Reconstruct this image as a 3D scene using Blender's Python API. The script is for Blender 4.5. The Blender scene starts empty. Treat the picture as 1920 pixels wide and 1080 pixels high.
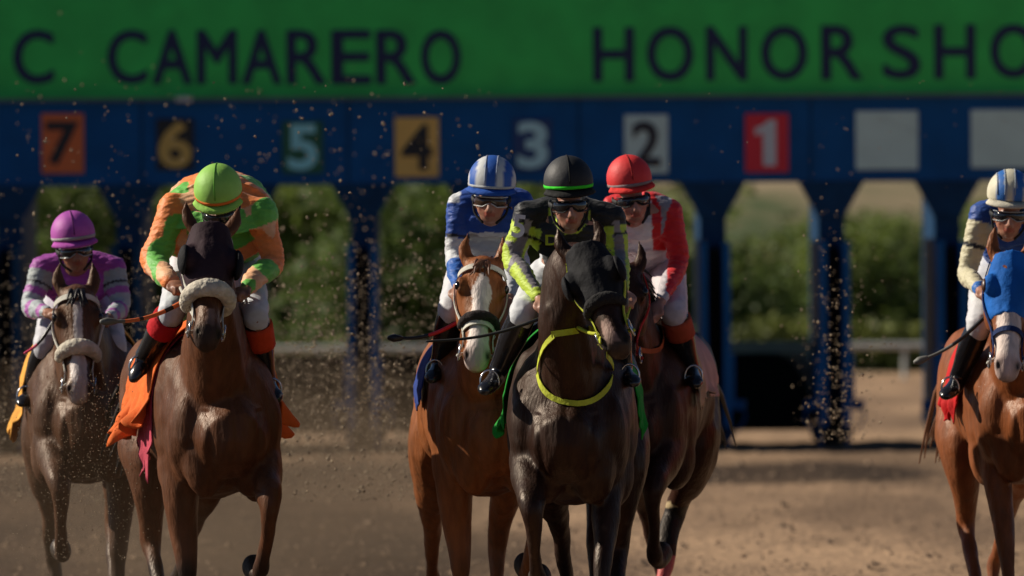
import bpy, bmesh, math, random
import numpy as np
from mathutils import Vector, Matrix, noise
from mathutils.bvhtree import BVHTree
R = math.radians
SC = bpy.context.scene
COL = SC.collection
# ------------------------------------------------------------------ camera, sky, sun, exposure
FPX, CH, HY = 15400.0, 2.0, 432.0        # focal length in pixels of a 1920 wide picture, eye height, horizon row
cam_d = bpy.data.cameras.new('camera'); cam = bpy.data.objects.new('camera', cam_d); COL.objects.link(cam)
cam_d.sensor_width = 36.0; cam_d.lens = FPX / 1920 * 36
cam.location = (0, 0, CH); cam.rotation_euler = (R(90) - 108 / FPX, R(0.33), 0)
cam_d.clip_start = 1; cam_d.clip_end = 3000
cam_d.dof.use_dof = True; cam_d.dof.focus_distance = 35.3; cam_d.dof.aperture_fstop = 3.7
SC.camera = cam
SC.cycles.transparent_max_bounces = 64; SC.cycles.volume_bounces = 1
SUN_E, SUN_A = R(32), R(14)              # elevation; how far behind the riders' line the sun stands (from image left)
sdir = Vector((-math.cos(SUN_E) * math.cos(SUN_A), math.cos(SUN_E) * math.sin(SUN_A), math.sin(SUN_E)))
w = bpy.data.worlds.new("World"); SC.world = w; w.use_nodes = True
nt = w.node_tree; nt.nodes.clear()
sky = nt.nodes.new('ShaderNodeTexSky'); sky.sky_type = 'NISHITA'; sky.sun_disc = False
sky.air_density = 0.6; sky.dust_density = 0.3; sky.ozone_density = 2.0; sky.altitude = 800; sky.sun_elevation = SUN_E; sky.sun_rotation = math.atan2(sdir.x, sdir.y)
bg = nt.nodes.new('ShaderNodeBackground'); bg.inputs[1].default_value = 0.05
wo = nt.nodes.new('ShaderNodeOutputWorld'); nt.links.new(sky.outputs[0], bg.inputs[0]); nt.links.new(bg.outputs[0], wo.inputs[0])
sl = bpy.data.lights.new('sun', 'SUN'); sl.energy = 5.0; sl.angle = R(0.5); sl.color = (1.0, 0.90, 0.76)
so = bpy.data.objects.new('sun', sl); COL.objects.link(so); so.rotation_euler = sdir.to_track_quat('Z', 'Y').to_euler()
SC.view_settings.view_transform = 'Standard'; SC.view_settings.look = 'None'
SC.view_settings.exposure = 0.12; SC.view_settings.gamma = 1

random.seed(7); np.random.seed(7)
V = Vector

CR, SR = math.cos(R(0.33)), math.sin(R(0.33))   # the camera leans a third of a degree
def P(px, py, d):
    u, v = px - 960, py - 540
    return V(((u * CR - v * SR) / FPX * d, d, CH + (-u * SR - v * CR - 108) / FPX * d))

def spx(co):   # world points -> picture coordinates of a 1920 wide picture
    a = co[:, 0] / co[:, 1] * FPX; b = (co[:, 2] - CH) / co[:, 1] * FPX + 108
    return 960 + a * CR - b * SR, 540 - a * SR - b * CR

# ------------------------------------------------------------------ materials
def _new(name):
    m = bpy.data.materials.new(name); m.use_nodes = True
    n = m.node_tree.nodes; l = m.node_tree.links
    return m, n, l, n['Principled BSDF']

def _bump(n, l, b, scale, strength, dist=0.01, stretch=None, detail=4):
    tc = n.new('ShaderNodeTexCoord'); mp = n.new('ShaderNodeMapping')
    if stretch: mp.inputs['Scale'].default_value = stretch
    nz = n.new('ShaderNodeTexNoise'); nz.inputs['Scale'].default_value = scale; nz.inputs['Detail'].default_value = detail
    bp = n.new('ShaderNodeBump'); bp.inputs['Strength'].default_value = strength; bp.inputs['Distance'].default_value = dist
    l.new(tc.outputs['Object'], mp.inputs[0]); l.new(mp.outputs[0], nz.inputs[0]); l.new(nz.outputs[0], bp.inputs['Height'])
    l.new(bp.outputs[0], b.inputs['Normal'])
    return nz

def plain(name, col, rough=0.6, metal=0.0, var=0.25, vs=6.0, bump=0.0, bs=40.0, bd=0.01, spec=0.5, trans=0.0, coat=0.0, stretch=None):
    m, n, l, b = _new(name)
    tc = n.new('ShaderNodeTexCoord'); nz = n.new('ShaderNodeTexNoise'); nz.inputs['Scale'].default_value = vs; nz.inputs['Detail'].default_value = 5
    l.new(tc.outputs['Object'], nz.inputs[0])
    mx = n.new('ShaderNodeMix'); mx.data_type = 'RGBA'
    mr = n.new('ShaderNodeMapRange'); mr.inputs[1].default_value = 0.35; mr.inputs[2].default_value = 0.7
    l.new(nz.outputs[0], mr.inputs[0]); l.new(mr.outputs[0], mx.inputs[0])
    mx.inputs[6].default_value = (*[c * (1 - var) for c in col], 1); mx.inputs[7].default_value = (*[min(1, c * (1 + var * .6)) for c in col], 1)
    l.new(mx.outputs[2], b.inputs['Base Color'])
    b.inputs['Roughness'].default_value = rough; b.inputs['Metallic'].default_value = metal
    b.inputs['Specular IOR Level'].default_value = spec; b.inputs['Coat Weight'].default_value = coat
    if trans: b.inputs['Transmission Weight'].default_value = trans
    if bump: _bump(n, l, b, bs, bump, bd, stretch)
    return m

def attr_mat(name, rough=0.6, bump=0.3, bs=30, bd=0.01, spec=0.5, sheen=0.0, var=0.18, vs=25, stretch=None, coat=0.0, sss=0.0, rvar=0.0):
    m, n, l, b = _new(name)
    at = n.new('ShaderNodeAttribute'); at.attribute_name = 'Col'
    tc = n.new('ShaderNodeTexCoord'); nz = n.new('ShaderNodeTexNoise'); nz.inputs['Scale'].default_value = vs; nz.inputs['Detail'].default_value = 6
    mp = n.new('ShaderNodeMapping')
    if stretch: mp.inputs['Scale'].default_value = stretch
    l.new(tc.outputs['Object'], mp.inputs[0]); l.new(mp.outputs[0], nz.inputs[0])
    mr = n.new('ShaderNodeMapRange'); mr.inputs[1].default_value = 0.3; mr.inputs[2].default_value = 0.7
    mr.inputs[3].default_value = 1 - var; mr.inputs[4].default_value = 1 + var
    l.new(nz.outputs[0], mr.inputs[0])
    vm = n.new('ShaderNodeVectorMath'); vm.operation = 'SCALE'
    l.new(at.outputs['Color'], vm.inputs[0]); l.new(mr.outputs[0], vm.inputs['Scale']); l.new(vm.outputs[0], b.inputs['Base Color'])
    b.inputs['Roughness'].default_value = rough; b.inputs['Specular IOR Level'].default_value = spec
    b.inputs['Sheen Weight'].default_value = sheen; b.inputs['Coat Weight'].default_value = coat; b.inputs['Coat Roughness'].default_value = 0.3
    if rvar: b.inputs['Specular Tint'].default_value = (1, .80, .62, 1)
    if sss: b.inputs['Subsurface Weight'].default_value = sss; b.inputs['Subsurface Scale'].default_value = 0.01
    if rvar:
        n2 = n.new('ShaderNodeTexNoise'); n2.inputs['Scale'].default_value = 5; n2.inputs['Detail'].default_value = 5; l.new(tc.outputs['Object'], n2.inputs[0])
        m2 = n.new('ShaderNodeMapRange'); m2.inputs[1].default_value = .35; m2.inputs[2].default_value = .65; m2.inputs[3].default_value = rough - rvar; m2.inputs[4].default_value = rough + rvar
        l.new(n2.outputs[0], m2.inputs[0]); l.new(m2.outputs[0], b.inputs['Roughness'])
    if bump: _bump(n, l, b, bs, bump, bd, stretch, 8)
    return m

M_COAT = attr_mat('horse_coat', rough=0.48, rvar=0.12, bump=0.5, bs=42, bd=0.010, spec=0.30, sheen=0.0, var=0.25, vs=16, stretch=(1.8, 1.8, .45), coat=0.0)
M_SILK = attr_mat('racing_silk', rough=0.55, bump=0.6, bs=20, bd=0.02, var=0.08, spec=0.4, sheen=0.1, stretch=(1, 1, 2.0))
M_BREECH = attr_mat('breeches_cloth', rough=0.6, bump=0.3, bs=20, bd=0.01, var=0.08, stretch=(1, 1, 1.6))
M_SKIN = attr_mat('skin', rough=0.5, bump=0.1, bs=60, bd=0.003, var=0.12, sss=0.05)
M_CAP = attr_mat('cap_cover', rough=0.6, bump=0.5, bs=11, bd=0.012, var=0.05, spec=0.4)
M_EYE = plain('eye_dark', (0.012, 0.008, 0.006), 0.1, var=0)
M_BLACKL = plain('black_leather', (0.012, 0.012, 0.015), 0.22, bump=0.3, bs=25, bd=0.006, spec=0.6)
M_BROWNL = plain('brown_leather', (0.09, 0.035, 0.015), 0.4)
M_RUBBER = plain('black_rubber', (0.012, 0.013, 0.013), 0.75)
M_LENS = plain('goggle_lens', (0.012, 0.013, 0.016), 0.08, var=0, spec=0.7)
M_FRAME = plain('goggle_frame', (0.35, 0.38, 0.38), 0.2, var=0.05)
M_METAL = plain('polished_steel', (0.6, 0.6, 0.62), 0.25, metal=1.0)
M_FLEECE = plain('sheepskin', (.62, .56, .45), 0.95, bump=0.9, bs=55, bd=0.012, vs=30)
M_MANEB = plain('dark_hair', (0.015, 0.01, 0.008), 0.5)
M_MANEC = plain('chestnut_hair', (0.16, 0.06, 0.025), 0.5)

def fabric(name, col, rough=0.8): return plain(name, col, rough, var=0.2, vs=9, bump=0.6, bs=22, bd=0.014, spec=.25)

# ------------------------------------------------------------------ mesh helpers
def link(o, parent=None):
    COL.objects.link(o)
    if parent is not None: o.parent = parent
    return o

def tag(o, label=None, cat=None, group=None, kind=None):
    if label: o['label'] = label
    if cat: o['category'] = cat
    if group: o['group'] = group
    if kind: o['kind'] = kind
    return o

def empty(name, loc, rotz=0.0):
    o = bpy.data.objects.new(name, None); o.empty_display_size = 0.2
    COL.objects.link(o); o.location = loc; o.rotation_euler = (0, 0, rotz)
    return o

def mesh_obj(name, vs, fs, m, parent=None, smooth=False, mats=None, mi=None):
    me = bpy.data.meshes.new(name); me.from_pydata([tuple(v) for v in vs], [], fs); me.update()
    if mats:
        for q in mats: me.materials.append(q)
        me.polygons.foreach_set('material_index', mi)
    elif m: me.materials.append(m)
    if smooth: me.polygons.foreach_set('use_smooth', [True] * len(me.polygons))
    return link(bpy.data.objects.new(name, me), parent)

def catmull(pts, n):
    pts = [np.array(p, float) for p in pts]; out = []
    for i in range(len(pts) - 1):
        p0 = pts[max(i - 1, 0)]; p1 = pts[i]; p2 = pts[i + 1]; p3 = pts[min(i + 2, len(pts) - 1)]
        for k in range(n):
            t = k / n
            out.append(0.5 * ((2 * p1) + (-p0 + p2) * t + (2 * p0 - 5 * p1 + 4 * p2 - p3) * t * t + (-p0 + 3 * p1 - 3 * p2 + p3) * t ** 3))
    out.append(pts[-1]); return out

class Blob:
    def __init__(s): s.v = []; s.f = []
    def rings(s, rings, close=True):
        b = len(s.v); n = len(rings[0])
        for r in rings: s.v += [tuple(p) for p in r]
        for i in range(len(rings) - 1):
            for j in range(n):
                a = b + i * n + j; c = b + i * n + (j + 1) % n
                s.f.append((a, c, c + n, a + n))
        if close:
            s.f.append(tuple(b + j for j in reversed(range(n))))
            s.f.append(tuple(b + (len(rings) - 1) * n + j for j in range(n)))
    def tube(s, pts, rad, up=(1, 0, 0), n=14, sub=4, cap=True):
        """pts: points, rad: floats or (lateral, other) pairs"""
        rr = [(r, r) if not isinstance(r, (tuple, list)) else tuple(r) for r in rad]
        P5 = [(*p, *r) for p, r in zip(pts, rr)]
        S = catmull(P5, sub) if len(pts) > 1 else P5
        C = [V(q[:3]) for q in S]; A = [max(q[3], .002) for q in S]; B = [max(q[4], .002) for q in S]
        T = [(C[min(i + 1, len(C) - 1)] - C[max(i - 1, 0)]).normalized() for i in range(len(C))]
        if cap:
            C0, Cn = C[0], C[-1]; r0 = min(A[0], B[0]); r1 = min(A[-1], B[-1])
            C = [C0 - T[0] * r0 * .95, C0 - T[0] * r0 * .6] + C + [Cn + T[-1] * r1 * .6, Cn + T[-1] * r1 * .95]
            A = [A[0] * .3, A[0] * .8] + A + [A[-1] * .8, A[-1] * .3]; B = [B[0] * .3, B[0] * .8] + B + [B[-1] * .8, B[-1] * .3]
            T = [T[0], T[0]] + T + [T[-1], T[-1]]
        up = V(up); rings = []
        for c, a, b_, t in zip(C, A, B, T):
            w_ = t.cross(up)
            if w_.length < 1e-3: w_ = t.cross(V((0, 0, 1)))
            w_.normalize(); v_ = w_.cross(t).normalized()
            rings.append([c + w_ * (a * math.cos(k * 2 * math.pi / n)) + v_ * (b_ * math.sin(k * 2 * math.pi / n)) for k in range(n)])
        s.rings(rings)
    def ell(s, c, r, axes=None, n=12, m=8):
        c = V(c); ax = axes or (V((1, 0, 0)), V((0, 1, 0)), V((0, 0, 1))); rings = []
        for i in range(m + 1):
            th = math.pi * min(max(i / m, .03), .97)
            rings.append([c + ax[0] * (r[0] * math.sin(th) * math.cos(2 * math.pi * k / n)) + ax[1] * (r[1] * math.sin(th) * math.sin(2 * math.pi * k / n)) + ax[2] * (r[2] * math.cos(th)) for k in range(n)])
        s.rings(rings)
    def box(s, c, h, M=None):
        c = V(c); b = len(s.v)
        for dx in (-1, 1):
            for dy in (-1, 1):
                for dz in (-1, 1):
                    q = V((dx * h[0], dy * h[1], dz * h[2]))
                    s.v.append(tuple(c + (M @ q if M else q)))
        for f in ((0, 1, 3, 2), (4, 6, 7, 5), (0, 4, 5, 1), (2, 3, 7, 6), (0, 2, 6, 4), (1, 5, 7, 3)): s.f.append(tuple(b + i for i in f))
    def prism(s, poly, y0, y1):
        """polygon in x,z pushed from y0 to y1"""
        b = len(s.v); n = len(poly)
        for y in (y0, y1): s.v += [(x, y, z) for x, z in poly]
        s.f.append(tuple(b + i for i in range(n))); s.f.append(tuple(b + n + i for i in reversed(range(n))))
        for i in range(n): j = (i + 1) % n; s.f.append((b + j, b + i, b + n + i, b + n + j))
    def raw(s, name, m, parent=None, smooth=False):
        return mesh_obj(name, s.v, s.f, m, parent, smooth)
    def remesh(s, name, m, parent=None, voxel=0.011, sm=5, smf=0.5):
        me = bpy.data.meshes.new('tmp'); me.from_pydata(s.v, [], s.f); me.update()
        o = bpy.data.objects.new('tmp', me); COL.objects.link(o)
        md = o.modifiers.new('r', 'REMESH'); md.mode = 'VOXEL'; md.voxel_size = voxel; md.adaptivity = 0
        if sm: ms = o.modifiers.new('s', 'SMOOTH'); ms.factor = smf; ms.iterations = sm
        dg = bpy.context.evaluated_depsgraph_get(); dg.update()
        res = bpy.data.meshes.new_from_object(o.evaluated_get(dg))
        bpy.data.objects.remove(o); bpy.data.meshes.remove(me)
        res.name = name; res.materials.clear(); res.materials.append(m)
        res.polygons.foreach_set('use_smooth', [True] * len(res.polygons))
        return link(bpy.data.objects.new(name, res), parent)

def get_co(o):
    me = o.data; a = np.empty(len(me.vertices) * 3, np.float32); me.vertices.foreach_get('co', a); return a.reshape(-1, 3)
def get_no(o):
    me = o.data; a = np.empty(len(me.vertices) * 3, np.float32); me.vertices.foreach_get('normal', a); return a.reshape(-1, 3)
def set_co(o, a): o.data.vertices.foreach_set('co', a.astype(np.float32).ravel()); o.data.update()
def set_col(o, c):
    at = o.data.color_attributes.new('Col', 'FLOAT_COLOR', 'POINT')
    full = np.ones((len(c), 4), np.float32); full[:, :3] = c; at.data.foreach_set('color', full.ravel())

def nz3(co, sc, seed=0.0):
    """cheap smooth pseudo noise from summed sines, about -1..1"""
    x, y, z = (co * sc + seed).T
    return (np.sin(x * 1.7 + 1.3 * np.sin(y * 1.1 + z)) + np.sin(y * 2.1 + 1.7 * np.sin(z * 1.3 + x * .7)) + np.sin(z * 1.9 + 1.1 * np.sin(x * 1.9 - y))) / 3

def inpoly(x, y, poly):
    ins = np.zeros(len(x), bool); n = len(poly); j = n - 1
    for i in range(n):
        xi, yi = poly[i]; xj, yj = poly[j]
        c = ((yi > y) != (yj > y)) & (x < (xj - xi) * (y - yi) / (yj - yi + 1e-9) + xi)
        ins ^= c; j = i
    return ins

def ribbon(name, pts, width, m, parent=None, side=None, thick=0.004, closed=False, sub=4, ups=None):
    """flat strap along pts; side: vector across the strap (or per-point list)"""
    S = catmull([tuple(p) for p in pts], sub); S = [V(q) for q in S]
    n = len(S); vs = []; fs = []
    for i, p in enumerate(S):
        t = (S[min(i + 1, n - 1)] - S[max(i - 1, 0)]).normalized()
        sd = V(side) if side is not None else V((0, 1, 0))
        sd = (sd - t * sd.dot(t))
        if sd.length < 1e-3: sd = V((0, 0, 1)).cross(t)
        sd.normalize(); nn = t.cross(sd).normalized()
        for a, b in ((-1, -1), (1, -1), (1, 1), (-1, 1)): vs.append(p + sd * (a * width / 2) + nn * (b * thick / 2))
    for i in range(n - 1):
        for k in range(4):
            a = i * 4 + k; b = i * 4 + (k + 1) % 4; fs.append((a, b, b + 4, a + 4))
    if closed:
        for k in range(4): fs.append(((n - 1) * 4 + k, (n - 1) * 4 + (k + 1) % 4, (k + 1) % 4, k))
    else: fs.append((3, 2, 1, 0)); fs.append(((n - 1) * 4, (n - 1) * 4 + 1, (n - 1) * 4 + 2, (n - 1) * 4 + 3))
    return mesh_obj(name, vs, fs, m, parent)

def rope(name, pts, r, m, parent=None, n=8, sub=5):
    b = Blob(); b.tube(pts, [r] * len(pts) if not isinstance(r, list) else r, up=(0.1, 1, 0.05), n=n, sub=sub); return b.raw(name, m, parent, True)

# ------------------------------------------------------------------ horses
TRUNK = [(0.375, 1.10, .20, .18), (0.30, 1.13, .28, .235), (0.17, 1.18, .36, .265), (-0.05, 1.21, .385, .28), (-0.32, 1.22, .335, .275),
         (-0.58, 1.25, .285, .265), (-0.80, 1.30, .26, .255), (-1.0, 1.30, .235, .235), (-1.16, 1.27, .18, .17), (-1.25, 1.24, .1, .1)]
def trunk_at(x):
    T = TRUNK
    for i in range(len(T) - 1):
        if T[i][0] >= x >= T[i + 1][0]:
            k = (T[i][0] - x) / (T[i][0] - T[i + 1][0]); return [T[i][j] * (1 - k) + T[i + 1][j] * k for j in (1, 2, 3)]
    return list(T[0][1:]) if x > T[0][0] else list(T[-1][1:])
HEAD = [(0.0, .080, .085, -.01), (.12, .098, .105, -.03), (.28, .112, .135, -.055), (.42, .095, .128, -.058), (.58, .068, .095, -.035),
        (.75, .056, .075, -.02), (.90, .062, .066, -.018), (1.0, .052, .05, -.025)]
def head_at(s):
    T = HEAD; s = min(max(s, 0), 1)
    for i in range(len(T) - 1):
        if T[i][0] <= s <= T[i + 1][0]:
            k = (s - T[i][0]) / (T[i + 1][0] - T[i][0]); return [T[i][j] * (1 - k) + T[i + 1][j] * k for j in (1, 2, 3)]
FL = {  # forelegs, side y=1 (mirrored): x, y, z, lateral r, fore-aft r
    'down': [(.10, .15, 1.10, .10, .15), (.10, .165, .90, .092, .12), (.10, .16, .70, .066, .078), (.12, .145, .52, .048, .054), (.12, .143, .44, .036, .040),
             (.13, .14, .30, .029, .036), (.14, .14, .20, .037, .042), (.18, .14, .12, .029, .032), (.21, .14, .075, .04, .045), (.22, .14, .02, .052, .06)],
    'reach': [(.12, .13, 1.12, .09, .15), (.16, .155, .92, .078, .11), (.27, .15, .74, .056, .068), (.36, .145, .58, .048, .054), (.39, .143, .50, .036, .040),
              (.44, .14, .36, .029, .036), (.48, .14, .26, .037, .042), (.54, .14, .18, .029, .032), (.57, .14, .14, .04, .045), (.60, .14, .08, .05, .056)],
    'fold': [(.12, .15, 1.12, .10, .15), (.27, .165, 1.00, .092, .12), (.43, .155, .90, .074, .082), (.55, .145, .83, .055, .060), (.555, .14, .75, .037, .041),
             (.48, .135, .61, .030, .036), (.43, .13, .53, .038, .043), (.35, .13, .49, .030, .033), (.30, .13, .495, .041, .046), (.24, .13, .52, .052, .058)],
    'back': [(.08, .13, 1.10, .09, .15), (.02, .155, .90, .078, .11), (-.06, .15, .70, .056, .068), (-.13, .145, .52, .048, .054), (-.17, .143, .44, .036, .040),
             (-.25, .14, .30, .029, .036), (-.31, .14, .22, .037, .042), (-.33, .14, .13, .029, .032), (-.32, .14, .09, .04, .045), (-.30, .14, .03, .052, .056)]}
HL = {
    'down': [(-.88, .12, 1.22, .13, .22), (-.78, .17, 1.02, .115, .17), (-.86, .165, .84, .085, .11), (-.98, .15, .68, .058, .068), (-1.04, .14, .56, .046, .06),
             (-1.02, .135, .46, .036, .044), (-.99, .135, .30, .031, .038), (-.96, .135, .20, .038, .044), (-.91, .135, .12, .030, .033), (-.88, .135, .07, .042, .046), (-.87, .135, .02, .052, .058)],
    'fwd': [(-.86, .12, 1.22, .13, .22), (-.66, .18, 1.02, .12, .17), (-.62, .18, .86, .088, .11), (-.66, .165, .70, .058, .070), (-.70, .155, .60, .046, .06),
            (-.62, .15, .50, .036, .044), (-.48, .145, .34, .031, .038), (-.42, .145, .26, .038, .044), (-.34, .145, .21, .030, .033), (-.30, .145, .17, .042, .046), (-.26, .145, .13, .052, .056)],
    'back': [(-.90, .12, 1.20, .13, .22), (-.92, .17, 1.00, .115, .17), (-1.04, .165, .84, .085, .11), (-1.2, .15, .72, .058, .068), (-1.28, .14, .64, .046, .06),
             (-1.33, .135, .56, .036, .044), (-1.45, .12, .44, .031, .038), (-1.50, .11, .38, .038, .044), (-1.48, .10, .30, .030, .033), (-1.47, .10, .25, .042, .046), (-1.46, .10, .19, .052, .058)]}

def horse(spec):
    d = spec['d'] / 1.12; cx = P(spec['cx'], HY, d).x
    yaw = spec.get('yaw', 0)                      # heading: 0 looks straight at the camera side (-Y); + turns towards image right
    root = empty('racehorse', (cx, d, 0), R(-90 + yaw)); bpy.context.view_layer.update()
    M = Matrix.Translation((cx, d, 0)) @ Matrix.Rotation(R(-90 + yaw), 4, 'Z'); Mi = M.inverted()
    L = lambda px, py, f: Mi @ P(px, py, d - f)
    H = {'root': root, 'M': M, 'Mi': Mi, 'L': L, 'd': d}
    tag(root, spec['label'], 'horse', 'racehorses galloping out of the starting gate')
    poll = L(*spec['poll'], spec.get('pf', .72)); muz = L(*spec['muz'], spec.get('mf', 1.02))
    Lh = (muz - poll).length; t = (muz - poll).normalized()
    latx = spec.get('face', 0)                     # extra turn of the face about the head axis
    wv = V((0, 1, 0)); wv = (wv - t * wv.dot(t)).normalized(); vv = wv.cross(t).normalized()
    if vv.x < 0: vv = -vv; wv = -wv
    if latx: Rm = Matrix.Rotation(R(latx), 3, t); wv = Rm @ wv; vv = Rm @ vv
    hs = spec.get('hs', 1.0)
    def hp(s, a, b): return poll + t * (s * Lh) + wv * a + vv * b      # head coordinates: along, lateral, dorsal
    H['hp'] = hp; H['hw'] = wv; H['hv'] = vv; H['ht'] = t
    b = Blob()
    b.tube([(x, 0, z) for x, z, hh, hw in TRUNK], [(hw, hh) for x, z, hh, hw in TRUNK], up=(0, 0, 1), n=24)
    for s in (-1, 1):
        b.ell((-.92, s * .11, 1.24), (.27, .145, .29)); b.ell((-.66, s * .15, 1.20), (.18, .12, .25))
        b.ell((.06, s * .175, 1.18), (.17, .11, .32)); b.ell((.22, s * .145, 1.10), (.16, .115, .22))
        b.ell((.335, s * .10, 1.02), (.10, .11, .20)); b.ell((.31, s * .175, 1.15), (.10, .08, .17))
        b.ell((.07, s * .175, .97), (.13, .095, .17))
    b.ell((.05, 0, 1.50), (.22, .09, .12)); b.ell((-.05, 0, .93), (.3, .17, .12)); b.ell((.25, 0, .95), (.12, .12, .10))
    # neck
    nb = V((.14, 0, 1.30)); pe = poll + vv * -.055 + t * .05
    mid1 = nb.lerp(pe, .36) + V((0.0, 0, -.01)); ar = spec.get('arch', (0, 0)); mid2 = nb.lerp(pe, .72) + V((.0, ar[0], .01 + ar[1])); mid1 = mid1 + V((0, ar[0] * .4, ar[1] * .3))
    b.tube([nb, mid1, mid2, pe], [(.19, .32), (.14, .25), (.098, .175), (.082, .115)], up=(0, 0, 1), n=18)
    for s in (-1, 1): b.tube([V((.32, s * .06, 1.2)), mid1 + V((.10, s * .07, -.12)), mid2 + V((.06, s * .05, -.10))], [.07, .045, .035], n=10)
    # head
    hr = [(hp(s_, 0, o), (a * hs, c * hs)) for s_, a, c, o in HEAD]
    rings = []
    S5 = catmull([(*h[0], *h[1]) for h in hr], 4)
    for q in S5: rings.append([V(q[:3]) + wv * (q[3] * math.cos(k * math.pi / 10)) + vv * (q[4] * math.sin(k * math.pi / 10) * (1 if k < 10 else 1)) for k in range(20)])
    e0, e1 = S5[0], S5[-1]
    rings = [[V(e0[:3]) - t * .05 + (p - V(e0[:3])) * .4 for p in rings[0]]] + rings + [[V(e1[:3]) + t * .025 + (p - V(e1[:3])) * .6 for p in rings[-1]]]
    b.rings(rings)
    ax = (wv, t, vv)
    for s in (-1, 1):
        b.ell(hp(.26, s * .092, .035), (.026, .05, .026), ax); b.ell(hp(.34, s * .062, -.09), (.042, .12, .085), ax)
        b.ell(hp(.935, s * .044, .012), (.024, .038, .024), ax); b.ell(hp(.55, s * .058, -.03), (.018, .12, .02), ax)
        er = spec.get('ears', (0, 0))
        base = hp(-.01, s * .062, -.005); tip = base + vv * (.045 + er[0]) + wv * (s * spec.get('earx', .012)) - t * (.145)
        b.tube([base, base.lerp(tip, .45) + wv * (s * .018), tip], [(.030, .024), (.034, .018), (.006, .006)], up=tuple(vv), n=10)
    b.ell(hp(.92, 0, -.075), (.038, .05, .03), ax); b.ell(hp(.98, 0, -.02), (.052, .03, .04), ax)
    legs = spec['legs']
    for i, (key, sgn) in enumerate(((legs[0], -1), (legs[1], 1))):
        pts = FL[key] if isinstance(key, str) else key
        b.tube([(p[0], p[1] * sgn, p[2]) for p in pts], [(p[3], p[4]) for p in pts], up=(1, 0, 0), n=12)
    for i, (key, sgn) in enumerate(((legs[2], -1), (legs[3], 1))):
        pts = HL[key] if isinstance(key, str) else key
        b.tube([(p[0], p[1] * sgn, p[2]) for p in pts], [(p[3], p[4]) for p in pts], up=(1, 0, 0), n=12)
    body = b.remesh('body', M_COAT, root, voxel=0.0105, sm=11)
    co = get_co(body).astype(np.float64); no = get_no(body)
    tt = np.array(t); ww = np.array(wv); v2 = np.array(vv); rel = co - np.array(poll)
    hsx = rel @ tt / Lh; ha = rel @ ww; hb = rel @ v2
    ishead = (hsx > -.12) & (hsx < 1.15) & (np.abs(ha) < .16) & (hb > -.26) & (hb < .2)
    # muscle relief, skin folds
    rl = nz3(co * np.array((1, 1, .3)), 30.0, 4) * .0035 + nz3(co * np.array((1, 1, .45)), 14.0, 1) * .005 + nz3(co, 9.0, spec['d']) * .004 + nz3(co, 23.0, 3) * .0018
    # a groove down the middle of the chest and between forearm and chest
    g = np.exp(-(co[:, 1] / .018) ** 2) * ((co[:, 0] > .2) & (co[:, 2] > .92) & (co[:, 2] < 1.28)) * .008
    g2 = np.exp(-((np.abs(co[:, 1]) - .10 - (co[:, 2] - 1.0) * .10) / .014) ** 2) * ((co[:, 0] > .15) & (co[:, 2] > .86) & (co[:, 2] < 1.22)) * .008
    dsp = np.where(ishead, rl * .25, rl - g - g2)
    hole = np.zeros(len(co))
    for s in (-1, 1):
        q = np.exp(-(((ha - s * .047) / .013) ** 2 + ((hsx - .955) * Lh / .022) ** 2 + ((hb - .022) / .022) ** 2)); hole = np.maximum(hole, q)
        eo = np.exp(-(((ha - s * .112) / .03) ** 2 + ((hsx - .27) * Lh / .02) ** 2 + ((hb - .035) / .016) ** 2)); dsp = dsp - eo * .008
        fo = np.exp(-(((ha - s * .045) / .014) ** 2 + ((hsx - .45) * Lh / .07) ** 2)) * (hb > .02) * ishead; dsp = dsp - fo * .006
    mouth = np.exp(-((hb + .05) / .006) ** 2) * (hsx > .84) * (np.abs(ha) > .015) * ishead
    dsp = dsp - hole * .016 - mouth * .006
    co2 = co + no * dsp[:, None]; set_co(body, co2)
    # coat colour
    base = np.array(spec['coat']); c = np.tile(base, (len(co), 1))
    c *= (1 + .22 * nz3(co, 5, 1))[:, None]
    dk = np.array(spec.get('points', base)); wob = nz3(co, 14, 5) * .03
    low = np.clip((.60 + wob - co[:, 2]) / .12, 0, 1) * (~ishead)
    c = c * (1 - low[:, None]) + dk * low[:, None]
    dirt = np.clip((nz3(co, 31, 9) * .6 + nz3(co, 67, 2) * .5 - .25) * 2, 0, 1) * np.clip((1.15 - co[:, 2]) / .5, 0, 1) * .28      # dirt thrown on chest and legs
    c = c * (1 - dirt[:, None]) + np.array((.13, .085, .05)) * dirt[:, None]
    hoofm = np.zeros(len(co), bool)
    for key, sgn, tab in ((legs[0], -1, FL), (legs[1], 1, FL), (legs[2], -1, HL), (legs[3], 1, HL)):
        pts = tab[key] if isinstance(key, str) else key
        p = np.array((pts[-1][0], pts[-1][1] * sgn, pts[-1][2])); p2 = np.array((pts[-2][0], pts[-2][1] * sgn, pts[-2][2])); ax_ = (p - p2) / np.linalg.norm(p - p2)
        hoofm |= (np.linalg.norm(co - p, axis=1) < .10) & (((co - p2) @ ax_) > -.01)
    if spec.get('sock'):
        for (leg, z1) in spec['sock']:
            key, sgn, tab = [(legs[0], -1, FL), (legs[1], 1, FL), (legs[2], -1, HL), (legs[3], 1, HL)][leg]
            pts = tab[key] if isinstance(key, str) else key
            q = np.array([(p[0], p[1] * sgn, p[2]) for p in pts[-5:]])
            dd = np.min([np.linalg.norm(co - q[i], axis=1) for i in range(len(q))], axis=0)
            mk = (dd < .11) & (co[:, 2] < z1 + wob * 1.5); c[mk] = (.6, .52, .42)
    c[hoofm] = (.035, .028, .022)
    dorsal = (hb > -.03) & ishead
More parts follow.
